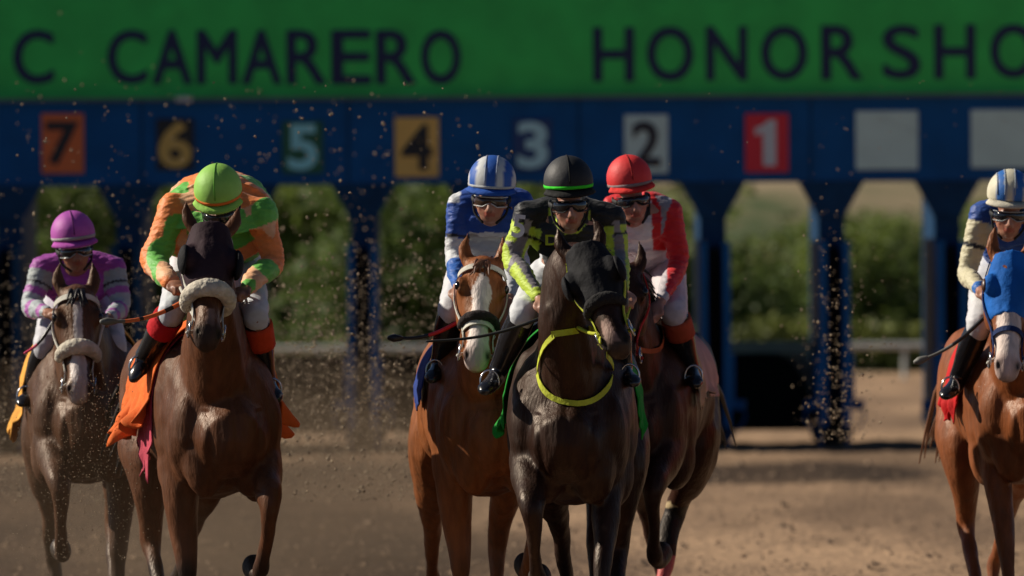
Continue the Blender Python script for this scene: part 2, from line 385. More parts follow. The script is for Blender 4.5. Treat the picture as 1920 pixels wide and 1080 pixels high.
    if spec.get('blaze'):
        for (s0, s1, w0, w1, off) in spec['blaze']:
            k = np.clip((hsx - s0) / (s1 - s0), 0, 1); wid = w0 + (w1 - w0) * k
            mk = dorsal & (hsx > s0) & (hsx < s1) & (np.abs(ha - off + nz3(co, 40, 2) * .004) < wid)
            c[mk] = spec.get('blazec', (.62, .55, .5))
    mz = np.clip((hsx - .84) / .08, 0, 1) * ishead
    mc = np.array(spec.get('muzc', (.03, .02, .018))); mz = mz[:, None] * spec.get('muzk', .8); c = c * (1 - mz) + mc * mz
    es = np.zeros(len(co))
    for s in (-1, 1): es = np.maximum(es, np.exp(-(((ha - s * .11) / .03) ** 2 + ((hsx - .27) * Lh / .035) ** 2 + ((hb - .035) / .028) ** 2)))
    c = c * (1 - .75 * es[:, None]); c = c * (1 - .92 * np.clip(hole * 1.6, 0, 1)[:, None]) * (1 - .7 * mouth[:, None])
    for (lg, za, zb, cc) in spec.get('wraps', ()):
        key, sgn, tab = [(legs[0], -1, FL), (legs[1], 1, FL), (legs[2], -1, HL), (legs[3], 1, HL)][lg]
        pts = tab[key] if isinstance(key, str) else key
        q = np.array([(p[0], p[1] * sgn, p[2]) for p in catmull([p[:3] for p in pts[4:]], 3)])
        dd = np.min([np.linalg.norm(co - k_, axis=1) for k_ in q], axis=0); mk = (dd < .10) & (co[:, 2] > za + wob * .3) & (co[:, 2] < zb + wob * .3); c[mk] = cc
    set_col(body, np.clip(c, .002, 1))
    H['bvh'] = BVHTree.FromObject(body, bpy.context.evaluated_depsgraph_get()) if False else None
    me = body.data
    H['bvh'] = BVHTree.FromPolygons([tuple(x) for x in co2], [tuple(p.vertices) for p in me.polygons])
    for s in (-1, 1):
        e = Blob(); e.ell(hp(.27, s * .103, .037), (.017, .022, .019), ax, 12, 8); e.raw('eye', M_EYE, root, True)
    # mane, forelock, tail
    hm = spec.get('hair', M_MANEB); rnd = random.Random(int(d * 100))
    mb = Blob()
    crest = [V((.05, 0, 1.62)), nb.lerp(pe, .5) + V((-.08, 0, .20)), poll + vv * -.02 - t * .04]
    cr = catmull([tuple(q) for q in crest], 16)
    side = spec.get('maneside', 1)
    for k in range(90):
        q = V(cr[rnd.randrange(len(cr))]) + V((rnd.uniform(-.02, .02), rnd.uniform(-.015, .015), -.01)); ln = rnd.uniform(.09, .2)
        tip = q + V((-rnd.uniform(.3, .9) * ln, side * rnd.uniform(.1, .7) * ln, -rnd.uniform(-.1, .7) * ln))
        mb.tube([q, q.lerp(tip, .5) + V((0, side * .02, .02)), tip], [(.010, .006), (.008, .005), (.002, .002)], n=5, sub=2)
    mb.raw('mane', hm, root, True)
    if spec.get('forelock', True):
        fb = Blob()
        for k in range(14):
            q = hp(.0, rnd.uniform(-.03, .03), .05); tip = hp(rnd.uniform(.14, .24), rnd.uniform(-.05, .06), .092 + rnd.uniform(0, .01))
            fb.tube([q, q.lerp(tip, .5) + vv * .018, tip], [(.010, .006), (.008, .005), (.003, .002)], n=5, sub=3)
        fb.raw('forelock', hm, root, True)
    tb = Blob()
    for k in range(60):
        o = V((rnd.uniform(-.02, .02), rnd.uniform(-.03, .03), 0)); l1 = rnd.uniform(.6, 1); sp = rnd.uniform(-.12, .12)
        tb.tube([V((-1.2, 0, 1.38)) + o, V((-1.42, sp * .4, 1.42)) + o, V((-1.75 * l1 - .1, sp, 1.2)) + o, V((-2.05 * l1, sp * 1.6, .95 + rnd.uniform(-.1, .1)))], [.018, .016, .012, .003], n=5, sub=2)
    tb.raw('tail', hm, root, True)
    return H

def ring_pts(H, s, e=.006, a0=0, a1=360, n=28, ds=0.0, hs=1.0):
    """points round the head at s; ds slides the dorsal side down along the face"""
    out = []
    for k in range(n + 1):
        th = R(a0 + (a1 - a0) * k / n); ss = s + ds * math.sin(th)
        a, c, o = head_at(ss); out.append(H['hp'](ss, (a * hs + e) * math.cos(th), o + (c * hs + e) * math.sin(th)))
    return out

def bridle(H, m, brow=None, nose=None, width=.02, noses=.62, reins=None, rein_m=None, cheeks=True, bit=.86, browmat=None, ringmat=None):
    root = H['root']; hp = H['hp']
    br = empty('bridle', (0, 0, 0)); br.parent = root
    def strap(name, pts, mm, wd=width):
        # straps lie flat on the head: across direction = head axis
        return ribbon(name, pts, wd, mm, br, side=H['ht'], thick=.005, sub=1)
    if nose is not False: strap('noseband', ring_pts(H, noses, .007), nose or m, width * 1.15)
    if brow is not False: strap('browband', ring_pts(H, .10, .010, -10, 190), browmat or brow or m, width * 1.2)
    if cheeks:
        for sg in (1, -1):
            pts = []
            for k in range(9):
                s = .02 + (bit - .02) * k / 8; a, c, o = head_at(s); th = R(10 if k < 4 else 0)
                pts.append(hp(s, sg * (a + .008), o + .012))
            ribbon('cheekpiece', pts, width * .9, m, br, side=H['hv'], thick=.005, sub=2)
    for sg in (1, -1):
        a, c, o = head_at(bit); q = hp(bit, sg * (a + .016), o - .02); b = Blob(); rr = []
        for k in range(20):
            th = k * 2 * math.pi / 20; c0 = q + H['ht'] * (.034 * math.cos(th)) + H['hv'] * (.034 * math.sin(th)); o1 = (c0 - q).normalized()
            rr.append([c0 + (o1 * math.cos(j * math.pi / 3) + H['hw'] * math.sin(j * math.pi / 3)) * .005 for j in range(6)])
        b.rings(rr + [rr[0]], False); b.raw('bit_ring', ringmat or M_METAL, br, True)
    if reins:
        for sg, pt in zip((-1, 1), reins):
            if pt is None: continue
            a, c, o = head_at(bit); q = hp(bit, sg * (a + .02), o - .045); e = H['L'](*pt)
            mid = q.lerp(e, .5) + V((0, sg * .02, -.05))
            rope('rein', [q, q.lerp(e, .25) + V((0, sg * .02, -.03)), mid, e], .008, rein_m or m, br)
    return br

def fleece_roll(H, s, rad, m=None, a0=5, a1=175, ds=0.0, e=.02):
    b = Blob(); pts = ring_pts(H, s, e, a0, a1, 14, ds)
    n = len(pts); b.tube(pts, [rad * (.72 + .38 * math.sin(math.pi * i / (n - 1))) for i in range(n)], up=tuple(H['ht']), n=14, sub=2)
    o = b.remesh('sheepskin_noseband', m or M_FLEECE, H['root'], .007, 2)
    co = get_co(o); set_co(o, co + get_no(o) * (nz3(co.astype(float), 120, 2) * .002 + nz3(co.astype(float), 55, 7) * .0012)[:, None]); return o

def hood(H, m, s1=.5, cups=None, cupmat=None, e=.012):
    b = Blob(); rings = []
    for k in range(12):
        s = -.03 + (s1 + .03) * k / 11; a, c, o = head_at(s); 
        rings.append([H['hp'](s, (a + e) * math.cos(j * math.pi / 10), o + (c + e) * math.sin(j * math.pi / 10)) for j in range(20)])
    b.rings(rings)
    for sg in (-1, 1): b.ell(H['hp'](.26, sg * .092, .035), (.036, .058, .036), (H['hw'], H['ht'], H['hv']))
    o = b.remesh('blinker_hood', m, H['root'], .009, 3)
    hc_ = get_co(o).astype(float); set_co(o, hc_ + get_no(o) * (nz3(hc_ * np.array((1, 1, .5)), 48, 1) * .003 + nz3(hc_, 22, 6) * .0025)[:, None])
    if cups:
        for sg in (-1, 1):
            cb = Blob(); A = H['ht']; n = 14
            c0 = H['hp'](.30, sg * .112, .03)
            rr = []
            for i in range(6):
                th = i / 5 * math.pi / 2 * .98; r_ = cups * math.cos(th) + .002; hgt = cups * .6 * math.sin(th)
                rr.append([c0 + H['hw'] * (sg * hgt) + A * (r_ * 1.25 * math.cos(j * 2 * math.pi / n)) + H['hv'] * (r_ * math.sin(j * 2 * math.pi / n)) for j in range(n)])
            cb.rings(rr); cb.raw('blinker_cup', cupmat or M_BLACKL, o, True)
    return o

def saddle_cloth(H, m, x0=.02, x1=-.62, drop=.5, flare=(.15, .15), ruf=.02, name='saddle_cloth', e=.022, lift=0.0, waves=5, edge=None, seed=1, skew=0.0, e2=None):
    e1 = e
    nx, ny = 44, 110; vs = []; fs = []; rnd = random.Random(seed); ph = [rnd.uniform(0, 6) for _ in range(4)]
    for i in range(nx + 1):
        u = i / nx; x = x0 + (x1 - x0) * u; zc, hh, hw = trunk_at(x)
        for j in range(ny + 1):
            q = (j / ny) * 2 - 1; sg = 1 if q > 0 else -1; q = abs(q); e = e1 if (sg < 0 or e2 is None) else e2
            arc = R(78); L1 = .42; tot = L1 + drop * (1 - .5 * abs(2 * u - 1) ** 3) * (1 + .12 * math.sin(u * 17 + ph[0]) + .08 * math.sin(u * 41 + ph[2])); sl_ = q * tot
            if sl_ < L1: th = arc * sl_ / L1; y = (hw + e) * math.sin(th); z = zc + (hh + e + lift) * math.cos(th) ** .9; k = 0
            else:
                k = (sl_ - L1); y = (hw + e) * math.sin(arc); z = zc + (hh + e) * math.cos(arc) - k
                fl = flare[0] if sg < 0 else flare[1]
                kk = k / drop
                y += fl * (kk ** 1.3) * (.6 + .5 * math.sin(u * 3 + ph[0])) + ruf * kk * math.sin(u * waves * 2 * math.pi + ph[1 + (sg > 0)] + kk * 2)
                w3 = noise.noise(V((x * 9 + seed, k * 7, sg))) ; y += kk * .07 * w3 + .024 * kk * noise.noise(V((x * 26, k * 14, seed))); z += kk * .03 * noise.noise(V((x * 12, seed * 2, sg * 3))) ; y = max(y, (hw + e) * 1.0)
            xx = x - k * skew + (.02 * k / max(drop, .01) * math.sin(q * 9 + ph[3]) if k else 0)
            vs.append((xx, sg * y, z + .008 * math.sin(u * 11 + q * 5)))
    for i in range(nx):
        for j in range(ny):
            a = i * (ny + 1) + j; fs.append((a, a + 1, a + ny + 2, a + ny + 1))
    o = mesh_obj(name, vs, fs, m, H['root'], True)
    md = o.modifiers.new('t', 'SOLIDIFY'); md.thickness = .006; md.offset = 1
    return o

def on_body(H, px, py, off=.01):
    """point of the horse's coat seen at that spot of the picture, lifted off the coat"""
    o = H['Mi'] @ V((0, 0, CH)); tgt = H['L'](px, py, 0); dr = (tgt - o).normalized()
    hit = H['bvh'].ray_cast(o, dr)
    return (hit[0] + hit[1] * off) if hit[0] is not None else tgt

def body_strap(H, name, pxs, width, m, fallback=None, off=.012):
    pts = [on_body(H, x, y, off) for x, y in pxs]
    return ribbon(name, pts, width, m, H['root'], side=(0.0, 0.05, 1) if abs(pxs[-1][0] - pxs[0][0]) > abs(pxs[-1][1] - pxs[0][1]) else (0, 1, 0), thick=.006)

# ------------------------------------------------------------------ jockeys
def finger_hand(b, wrist, fist, side, nrm, s=1.0):
    """closed hand round the rein: palm plus four curled fingers and a thumb"""
    ax = (fist - wrist).normalized(); wv = ax.cross(V(nrm)).normalized(); dn = wv.cross(ax).normalized()
    palm = wrist.lerp(fist, .55)
    b.ell(palm, (.040 * s, .045 * s, .020 * s), (wv, ax, dn)); b.tube([wrist, palm], [(.024, .02), (.03, .018)], up=tuple(dn), n=10)
    for i, ln in enumerate((.030, .034, .032, .026)):
        o = palm + ax * .034 + wv * ((-1.5 + i) * .0185)
        b.tube([o, o + ax * ln, o + ax * (ln + .006) - dn * .022, o + ax * (ln - .022) - dn * .034], [.0098, .0092, .0088, .008], n=8, sub=3)
    tb = palm + wv * (.034 * side)
    b.tube([tb, tb + ax * .02 + wv * (.012 * side) - dn * .008, tb + ax * .045 + wv * (-.002 * side) - dn * .02], [.0125, .0108, .009], n=8, sub=3)

def jockey(s):
    d = s['d'] / 1.12; J = lambda px, py, f: P(px, py, d - f)
    hx, hy = s['helm']; hd = s.get('hf', .22)
    org = P(hx, HY, d); org.z = 0
    root = empty('person', org); loc = lambda p: p - org
    Q = lambda px, py, f=.06: J(px, py, f) - org
    tag(root, s['label'], 'person', 'jockeys riding in the race')
    hc = Q(hx, hy, hd); sc = s.get('hsz', 1.0); tilt = s.get('tilt', 0); turn = s.get('turn', 0)
    chin = Q(*s['chin'], hd + .02)
    X = V((1, 0, 0)); zup = (hc - chin).normalized()
    zup = (zup + V((0, -.20 - tilt, 0))).normalized()
    X = (X - zup * X.dot(zup)).normalized(); Yb = zup.cross(X).normalized()          # Yb points away from camera
    Rz = Matrix.Rotation(R(turn), 3, zup); X = Rz @ X; Yb = Rz @ Yb
    F = -Yb
    K = .9; hd_ = lambda a, f, u: hc + X * (a * K) + F * (f * K) + zup * u
    fl = (chin - hc).length                                          # from helmet middle to chin
    b = Blob(); ax = (X, F, zup)
    b.ell(hc - zup * .01, (0.0718, 0.0874, 0.0920), ax); 
    fz = lambda k: -fl * k                                            # k=0 helmet middle, 1 chin
    b.ell(hd_(0, .022, fz(.62)), (0.0626, 0.0718, 0.0690), ax); b.ell(hd_(0, .030, fz(.84)), (0.0460, 0.0515, 0.0368), ax); b.ell(hd_(0, .060, fz(.93)), (0.0202, 0.0221, 0.0166), ax)
    for sg in (-1, 1):
        b.ell(hd_(sg * .040, .066, fz(.64)), (0.0202, 0.0166, 0.0166), ax); b.ell(hd_(sg * .079, -.005, fz(.60)), (0.0092, 0.0166, 0.0258), ax)
        b.ell(hd_(sg * .012, .102, fz(.705)), (0.0083, 0.0092, 0.0074), ax)
    b.tube([hd_(0, .088, fz(.42)), hd_(0, .100, fz(.56)), hd_(0, .110, fz(.68))], [.010, .012, .013], n=8)
    b.ell(hd_(0, .092, fz(.79)), (0.0230, 0.0101, 0.0055), ax); b.ell(hd_(0, .091, fz(.83)), (0.0202, 0.0110, 0.0064), ax)
    sL, sR = Q(*s['sh'][0]), Q(*s['sh'][1]); hip = Q(*s['hip']); nk = (sL + sR) / 2
    b.tube([chin + Yb * .05 + zup * .02, chin.lerp(nk, .6) + Yb * .06, nk + V((0, .03, -.02))], [.052, .055, .06], n=12)
    b.tube([nk + V((0, 0, -.03)), nk.lerp(hip, .5), hip], [(.135, .08), (.115, .08), (.12, .09)], up=(0, -1, .3), n=14)
    b.tube([sL, sR], [.05, .05], n=10)
    arms = []
    for i, sg in ((0, -1), (1, 1)):
        sh = (sL, sR)[i]; el = Q(*s['el'][i]); wr = Q(*s['wr'][i]); hn = Q(*s['hand'][i]); arms.append((sh, el, wr, hn))
        b.tube([sh, sh.lerp(el, .5), el, el.lerp(wr, .4), wr], [.042, .038, .034, .034, .024], n=10)
        dirv = (hn - wr).normalized(); hn2 = wr + dirv * .085
        finger_hand(b, wr, hn2, -sg, s.get('hn', (0, -.3, 1)))
    legs = []
    for i, sg in ((0, -1), (1, 1)):
        hp_ = hip + V((sg * .085, 0, 0)); kn = Q(*s['kn'][i]); an = Q(*s['an'][i]); ft = Q(*s['ft'][i]); legs.append((hp_, kn, an, ft))
        b.tube([hp_, hp_.lerp(kn, .5), kn, kn.lerp(an, .35), an], [.07, .055, .032, .034, .018], n=10)
        b.tube([an, ft], [(.018, .018), (.018, .012)], n=8)
    body = b.remesh('body', M_SKIN, root, .0062, 3)
    co = get_co(body).astype(float); c = np.tile(np.array(s['skin']), (len(co), 1))
    rel = co - np.array(hc); a_ = rel @ np.array(X) / K; f_ = rel @ np.array(F) / K; u_ = rel @ np.array(zup)
    lip = (np.abs(a_) < .028) & (f_ > .07) & (np.abs(u_ - fz(.81)) < .011); c[lip] = np.array(s['skin']) * (.85, .5, .5)
    ck = np.exp(-(((np.abs(a_) - .04) / .02) ** 2 + ((u_ - fz(.7)) / .02) ** 2)) * (f_ > .03); c[:, 1:] *= (1 - .18 * ck[:, None])
    jaw = ((u_ < fz(.88)) & (f_ > 0) & (u_ > fz(1.2))); c[jaw] *= .88
    hairm = (f_ < .0) & (u_ > fz(.95)) & (u_ < fz(.2)) & (np.abs(a_) < .095); c[hairm] = (.015, .012, .01)
    nos = np.exp(-(((np.abs(a_) - .009) / .004) ** 2 + ((u_ - fz(.735)) / .005) ** 2)) * (f_ > .09); c *= (1 - .7 * nos[:, None])
    set_col(body, c)
    # eyes
    for sg in (-1, 1):
        e = Blob(); e.ell(hd_(sg * .032, .079, fz(.50)), (.014, .008, .009), ax, 10, 6); e.raw('eye', M_EYE, body, True)
    # helmet: dome with a peak, cap cover panels and seam
    hb = Blob(); hr = (.119 * sc, .135 * sc, .112 * sc); rings = []
    for i in range(15):
        th = math.pi * .5 * i / 14 * 1.16; th = max(th, .04)
        zz = math.cos(th) * hr[2]; rr = math.sin(th)
        rings.append([hd_(hr[0] * rr * math.cos(k * math.pi / 20), hr[1] * rr * math.sin(k * math.pi / 20), zz) for k in range(40)])
    low = rings[-1]; rings.append([p.lerp(hc - zup * .045, .12) for p in low])
    hb.rings(rings); hel = hb.raw('helmet', M_CAP, root, True)
    co = get_co(hel).astype(float); wpx, wpy = spx(co + np.array(org)); rel = co - np.array(hc)
    a_ = rel @ np.array(X) / (.119 * sc * K); u_ = rel @ np.array(zup) / (.112 * sc)
    set_col(hel, s['cap'](a_, u_, wpx, wpy))
    md = hel.modifiers.new('s', 'SUBSURF'); md.levels = 1; md.render_levels = 2
    seam = Blob(); pts = [hd_(0, hr[1] * 1.0 * math.sin(th), hr[2] * 1.0 * math.cos(th)) for th in [R(-85 + 170 * k / 12) for k in range(13)]]
    for off in s.get('seams', (0,)):
        pts = [hd_(hr[0] * off, hr[1] * math.sqrt(max(0, 1 - off * off)) * math.sin(th) * 1.003, hr[2] * math.sqrt(max(0, 1 - off * off)) * math.cos(th) * 1.003) for th in [R(-88 + 176 * k / 16) for k in range(17)]]
        seam.tube(pts, [.003] * 17, up=(1, 0, 0), n=6, sub=1)
    seam.raw('cap_seam', s['seamm'], hel, True)
    pk = Blob(); A = []; 
    for rr_, dz in ((.93, .006), (1.13, -.018), (1.12, -.026), (.86, -.022)):
        A.append([hd_(hr[0] * rr_ * .985 * math.cos(R(20 + 140 * k / 18)), hr[1] * (rr_ * 1.0) * math.sin(R(20 + 140 * k / 18)), -.024 * sc + dz - .010 * math.sin(R(180 * k / 18))) for k in range(19)])
    vs = [p for r_ in A for p in r_]; fs = [(i * 19 + j, i * 19 + j + 1, (i + 1) % 4 * 19 + j + 1, (i + 1) % 4 * 19 + j) for i in range(4) for j in range(18)]
    fs += [(0, 19, 38, 57), (18, 75, 56, 37)]
    mesh_obj('peak', vs, fs, s['peakm'], hel, True)
    if s.get('bandm'):
        vs = []; fs = []; n = 40; u0, u1 = s.get('bandu', (-.30, -.14))
        for k in range(n):
            th = 2 * math.pi * k / n
            for uu in (u0, u1):
                q = math.sqrt(1 - uu * uu) * 1.015; vs.append(hd_(hr[0] * q * math.cos(th), hr[1] * q * math.sin(th), hr[2] * uu))
        for k in range(n): a = 2 * k; c2 = 2 * ((k + 1) % n); fs.append((a, c2, c2 + 1, a + 1))
        o = mesh_obj('cap_band', vs, fs, s['bandm'], hel, True); md = o.modifiers.new('t', 'SOLIDIFY'); md.thickness = .004; md.offset = 1
    # goggles
    gz = fz(s.get('gog', .50)); gl = Blob(); n = 13; rings = []
    gh = s.get('gogh', .020)
    for k in range(n):
        th = R(-66 + 132 * k / (n - 1)); nose_ = 1 - .45 * math.exp(-((k - 6) / 1.1) ** 2); endt = min(1, (min(k, n - 1 - k) + 1.2) / 3)
        cc = hd_(.084 * math.sin(th), -.008 + .110 * math.cos(th), gz); o_ = (cc - hd_(0, 0, gz)).normalized(); h_ = gh * nose_ * endt ** .5
        rings.append([cc + zup * (h_ * math.sin(j * math.pi / 5) + (.006 if nose_ < .9 else 0)) + o_ * (.007 * math.cos(j * math.pi / 5)) for j in range(10)])
    gl.rings(rings); gog = gl.raw('goggles', s.get('lens', M_LENS), root, True)
    fr = Blob(); top = []; bot = []
    for k in range(n):
        th = R(-70 + 140 * k / (n - 1)); nose_ = 1 - .45 * math.exp(-((k - 6) / 1.1) ** 2)
        q = lambda u: hd_(.087 * math.sin(th), -.006 + .112 * math.cos(th), gz + u)
        top.append(q(gh * 1.08)); bot.append(q(-gh * 1.05 * nose_ + (.006 if nose_ < .9 else 0)))
    fr.tube(top, [.0026] * n, up=tuple(zup), n=6, sub=2); fr.tube(bot, [.0026] * n, up=tuple(zup), n=6, sub=2); fr.raw('goggle_frame', s.get('framem', M_FRAME), gog, True)
    st = Blob()
    for sg in (-1, 1):
        pts = [hd_(sg * .083, .03, gz), hd_(sg * .096, -.02, gz + .006), hd_(sg * .085, -.08, gz + .01)]; st.tube(pts, [(.004, .012)] * 3, up=tuple(zup), n=6)
        st.tube([hd_(sg * .088, .0, gz + .01), hd_(sg * .078, .01, fz(.8)), hd_(sg * .035, .03, fz(1.03))], [.006, .006, .006], n=6)
    st.raw('chin_strap', s.get('strapm', M_RUBBER), root, True)
    # jersey
    k = s.get('puff', 1.0); jb = Blob(); tr = s.get('tw', (.165, .12))
    sagf = s.get('sag', 0.0)
    je = s.get('jend', 1.0); jb.tube([nk + V((0, .02, .015)), nk + V((0, .02, -.06)), nk.lerp(hip, .4 * je) + V((0, -.01, -sagf)), nk.lerp(hip, .72 * je) + V((0, 0, -sagf * .6)), nk.lerp(hip, je)],
            [(.075, .06), (tr[0] * k, tr[1] * k), (tr[0] * .95 * k, tr[1] * 1.05 * k), (.13 * k, .11 * k), (.115, .10)], up=(0, -1, .3), n=20)
    jb.tube([sL, nk + V((0, .02, .02)), sR], [.062 * k, .075 * k, .062 * k], n=12)
    for sh, el, wr, hn in arms:
        kk = s.get('sleeve', 1.0) * k
        jb.tube([sh, sh.lerp(el, .5), el, el.lerp(wr, .45), wr.lerp(el, .06)], [.060 * kk, .055 * kk, .047 * kk, .044 * kk, .030], n=12)
    if s.get('collar'): jb.tube([chin.lerp(nk, .35) + Yb * .05, chin.lerp(nk, .75) + Yb * .04], [.066, .078], n=12)
    jer = jb.remesh('jersey', M_SILK, root, .0085, 3)
    co = get_co(jer).astype(float); no = get_no(jer)
    st_ = co * np.array((1, 1, 1.0))
    wr_ = nz3(st_, 26, d) * .0035 + nz3(st_ * np.array((.8, .8, 2.6)), 52, 2) * .0032 + (nz3(st_, 11, 4) * .014 if s.get('billow') else 0)
    set_co(jer, co + no * wr_[:, None])
    wpx, wpy = spx(co + np.array(org)); wb = nz3(co, 40, 1) * 1.5
    set_col(jer, s['silks'](wpx + wb, wpy + wb, co, arms))
    # breeches
    bb = Blob(); bb.tube(([nk.lerp(hip, s['jend'] * .8)] if s.get('jend') else []) + [hip + V((0, .0, .04)), hip, hip + V((0, .02, -.05))], ([(.125, .095)] if s.get('jend') else []) + [(.12, .095), (.135, .11), (.13, .10)], up=(0, -1, .3), n=14)
    for hp_, kn, an, ft in legs:
        bb.tube([hp_, hp_.lerp(kn, .45), kn.lerp(hp_, .1), kn, kn.lerp(an, .18)], [.092, .082, .066, .062, .052], n=12)
    br = bb.remesh('breeches', M_BREECH, root, .009, 3); co = get_co(br).astype(float)
    set_co(br, co + get_no(br) * (nz3(co, 36, 3) * .003 + nz3(co, 17, 8) * .004)[:, None])
    cb = np.tile(np.array(s.get('breech', (.62, .62, .62))), (len(co), 1)); set_col(br, cb)
    # boots with cuff, stirrup
    for i, (hp_, kn, an, ft) in enumerate(legs):
        bo = Blob(); bo.tube([kn.lerp(an, .06), kn.lerp(an, .4), kn.lerp(an, .8), an], [.060, .062, .047, .044], n=12)
        fd = (ft - an).normalized(); 
        bo.tube([an + V((0, .02, -.02)), an.lerp(ft, .5) + V((0, 0, -.015)), ft, ft + fd * .03], [(.036, .045), (.038, .036), (.042, .028), (.03, .02)], up=(0, 0, 1), n=12)
        bt = bo.remesh('boot', s.get('bootm', M_BLACKL), root, .008, 2)
        if s.get('cuff') and s['cuff'][i]:
            a, bq, mm = s['cuff'][i]; cb = Blob(); p0, p1 = kn.lerp(an, a), kn.lerp(an, bq); cb.tube([p0, p1], [.070, .067], n=16, cap=False); cb.raw('boot_cuff', mm, bt, True)
        sb = Blob(); c0 = an.lerp(ft, .75) + V((0, 0, -.02)); rr = []
        for k2 in range(25):
            th = 2 * math.pi * k2 / 24; zq = math.cos(th); xq = math.sin(th)
            q = c0 + V((xq * .040, 0, .028 + zq * .050 if zq > -.55 else .028 - .030)); rr.append(q)
        sb.tube(rr, [.0048] * 25, up=(0, 1, 0), n=6, sub=1); sb.raw('stirrup', M_METAL, root, True)
    return dict(root=root, org=org, Q=Q, arms=arms, legs=legs)

def whip(label, A, B, segs, r=.008, flap=True, group='riding whips held by the jockeys'):
    """A grip end, B flap end (world); segs: (t0,t1,material)"""
    root = empty('riding_whip', A); tag(root, label, 'riding whip', group)
    bend = lambda t: (B - A) * t + V((0, 0, -.03 * math.sin(math.pi * t)))
    for t0, t1, m in segs:
        n = 4; rope('grip' if m is segs[0][2] else 'shaft', [bend(t0 + (t1 - t0) * k / n) for k in range(n + 1)], [r * (1.0 - .35 * (t0 + (t1 - t0) * k / n)) for k in range(n + 1)], m, root)
    if flap:
        dr = (B - A).normalized(); u = dr.cross(V((0, 1, 0))).normalized(); b = Blob()
        b.tube([bend(.9), bend(1.0), bend(1.06)], [(.012, .012), (.018, .018), (.012, .012)], up=(0, 1, 0), n=8); b.raw('flap', segs[-1][2], root, True)
    return root

# ================================================================== THE PLACE
def ground_mat():
    m, n, l, b = _new('track_dirt')
    tc = n.new('ShaderNodeTexCoord')
    def noise_(sc, det, st=(1, 1, 1)):
        mp = n.new('ShaderNodeMapping'); mp.inputs['Scale'].default_value = st; nz = n.new('ShaderNodeTexNoise'); nz.inputs['Scale'].default_value = sc; nz.inputs['Detail'].default_value = det
        l.new(tc.outputs['Object'], mp.inputs[0]); l.new(mp.outputs[0], nz.inputs[0]); return nz.outputs[0]
    big = noise_(.5, 3, (1, .22, 1)); mid = noise_(2.2, 6, (1, .35, 1)); fine = noise_(14, 8, (1, .5, 1))
    r = n.new('ShaderNodeValToRGB'); r.color_ramp.elements[0].position = .38; r.color_ramp.elements[0].color = (.20, .13, .08, 1)
    r.color_ramp.elements[1].position = .62; r.color_ramp.elements[1].color = (.42, .275, .165, 1)
    l.new(big, r.inputs[0])
    mx = n.new('ShaderNodeMix'); mx.data_type = 'RGBA'; mx.blend_type = 'OVERLAY'; mx.inputs[0].default_value = .55
    ad = n.new('ShaderNodeMath'); ad.operation = 'ADD'; ml = n.new('ShaderNodeMath'); ml.operation = 'MULTIPLY'; ml.inputs[1].default_value = .5
    l.new(mid, ad.inputs[0]); l.new(fine, ad.inputs[1]); l.new(ad.outputs[0], ml.inputs[0])
    sp = n.new('ShaderNodeSeparateXYZ'); l.new(tc.outputs['Object'], sp.inputs[0])
    def mth(op, a, b_=None):
        q = n.new('ShaderNodeMath'); q.operation = op
        for i_, v_ in enumerate((a, b_)):
            if v_ is None: continue
            if isinstance(v_, (int, float)): q.inputs[i_].default_value = v_
            else: l.new(v_, q.inputs[i_])
        return q.outputs[0]
    def mrange(v_, a, b_):
        q = n.new('ShaderNodeMapRange'); q.interpolation_type = 'SMOOTHSTEP'; l.new(v_, q.inputs[0]); q.inputs[1].default_value = a; q.inputs[2].default_value = b_; return q.outputs[0]
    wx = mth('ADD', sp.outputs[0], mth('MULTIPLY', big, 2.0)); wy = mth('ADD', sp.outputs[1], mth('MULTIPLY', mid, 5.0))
    left_shade = mth('MULTIPLY', mrange(wx, 1.4, .2), mrange(wy, 75.5, 72.5))           # cast shade painted into the dirt colour on the left lanes
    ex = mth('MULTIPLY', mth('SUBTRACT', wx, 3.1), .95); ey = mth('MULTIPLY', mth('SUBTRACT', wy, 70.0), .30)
    right_shade = mrange(mth('ADD', mth('MULTIPLY', ex, ex), mth('MULTIPLY', ey, ey)), 1.3, .5)  # oval of painted shadow on the dirt at the right
    shade_k = mth('MAXIMUM', left_shade, right_shade)
    shade_mx = n.new('ShaderNodeMix'); shade_mx.data_type = 'RGBA'; shade_mx.blend_type = 'MULTIPLY'; l.new(shade_k, shade_mx.inputs[0]); l.new(r.outputs[0], shade_mx.inputs[6]); shade_mx.inputs[7].default_value = (.24, .235, .24, 1)
    l.new(shade_mx.outputs[2], mx.inputs[6]); l.new(ml.outputs[0], mx.inputs[7]); l.new(mx.outputs[2], b.inputs['Base Color'])
    b.inputs['Roughness'].default_value = .95; b.inputs['Specular IOR Level'].default_value = .15
    bp = n.new('ShaderNodeBump'); bp.inputs['Strength'].default_value = .8; bp.inputs['Distance'].default_value = .06
    l.new(ml.outputs[0], bp.inputs['Height']); l.new(bp.outputs[0], b.inputs['Normal'])
    return m

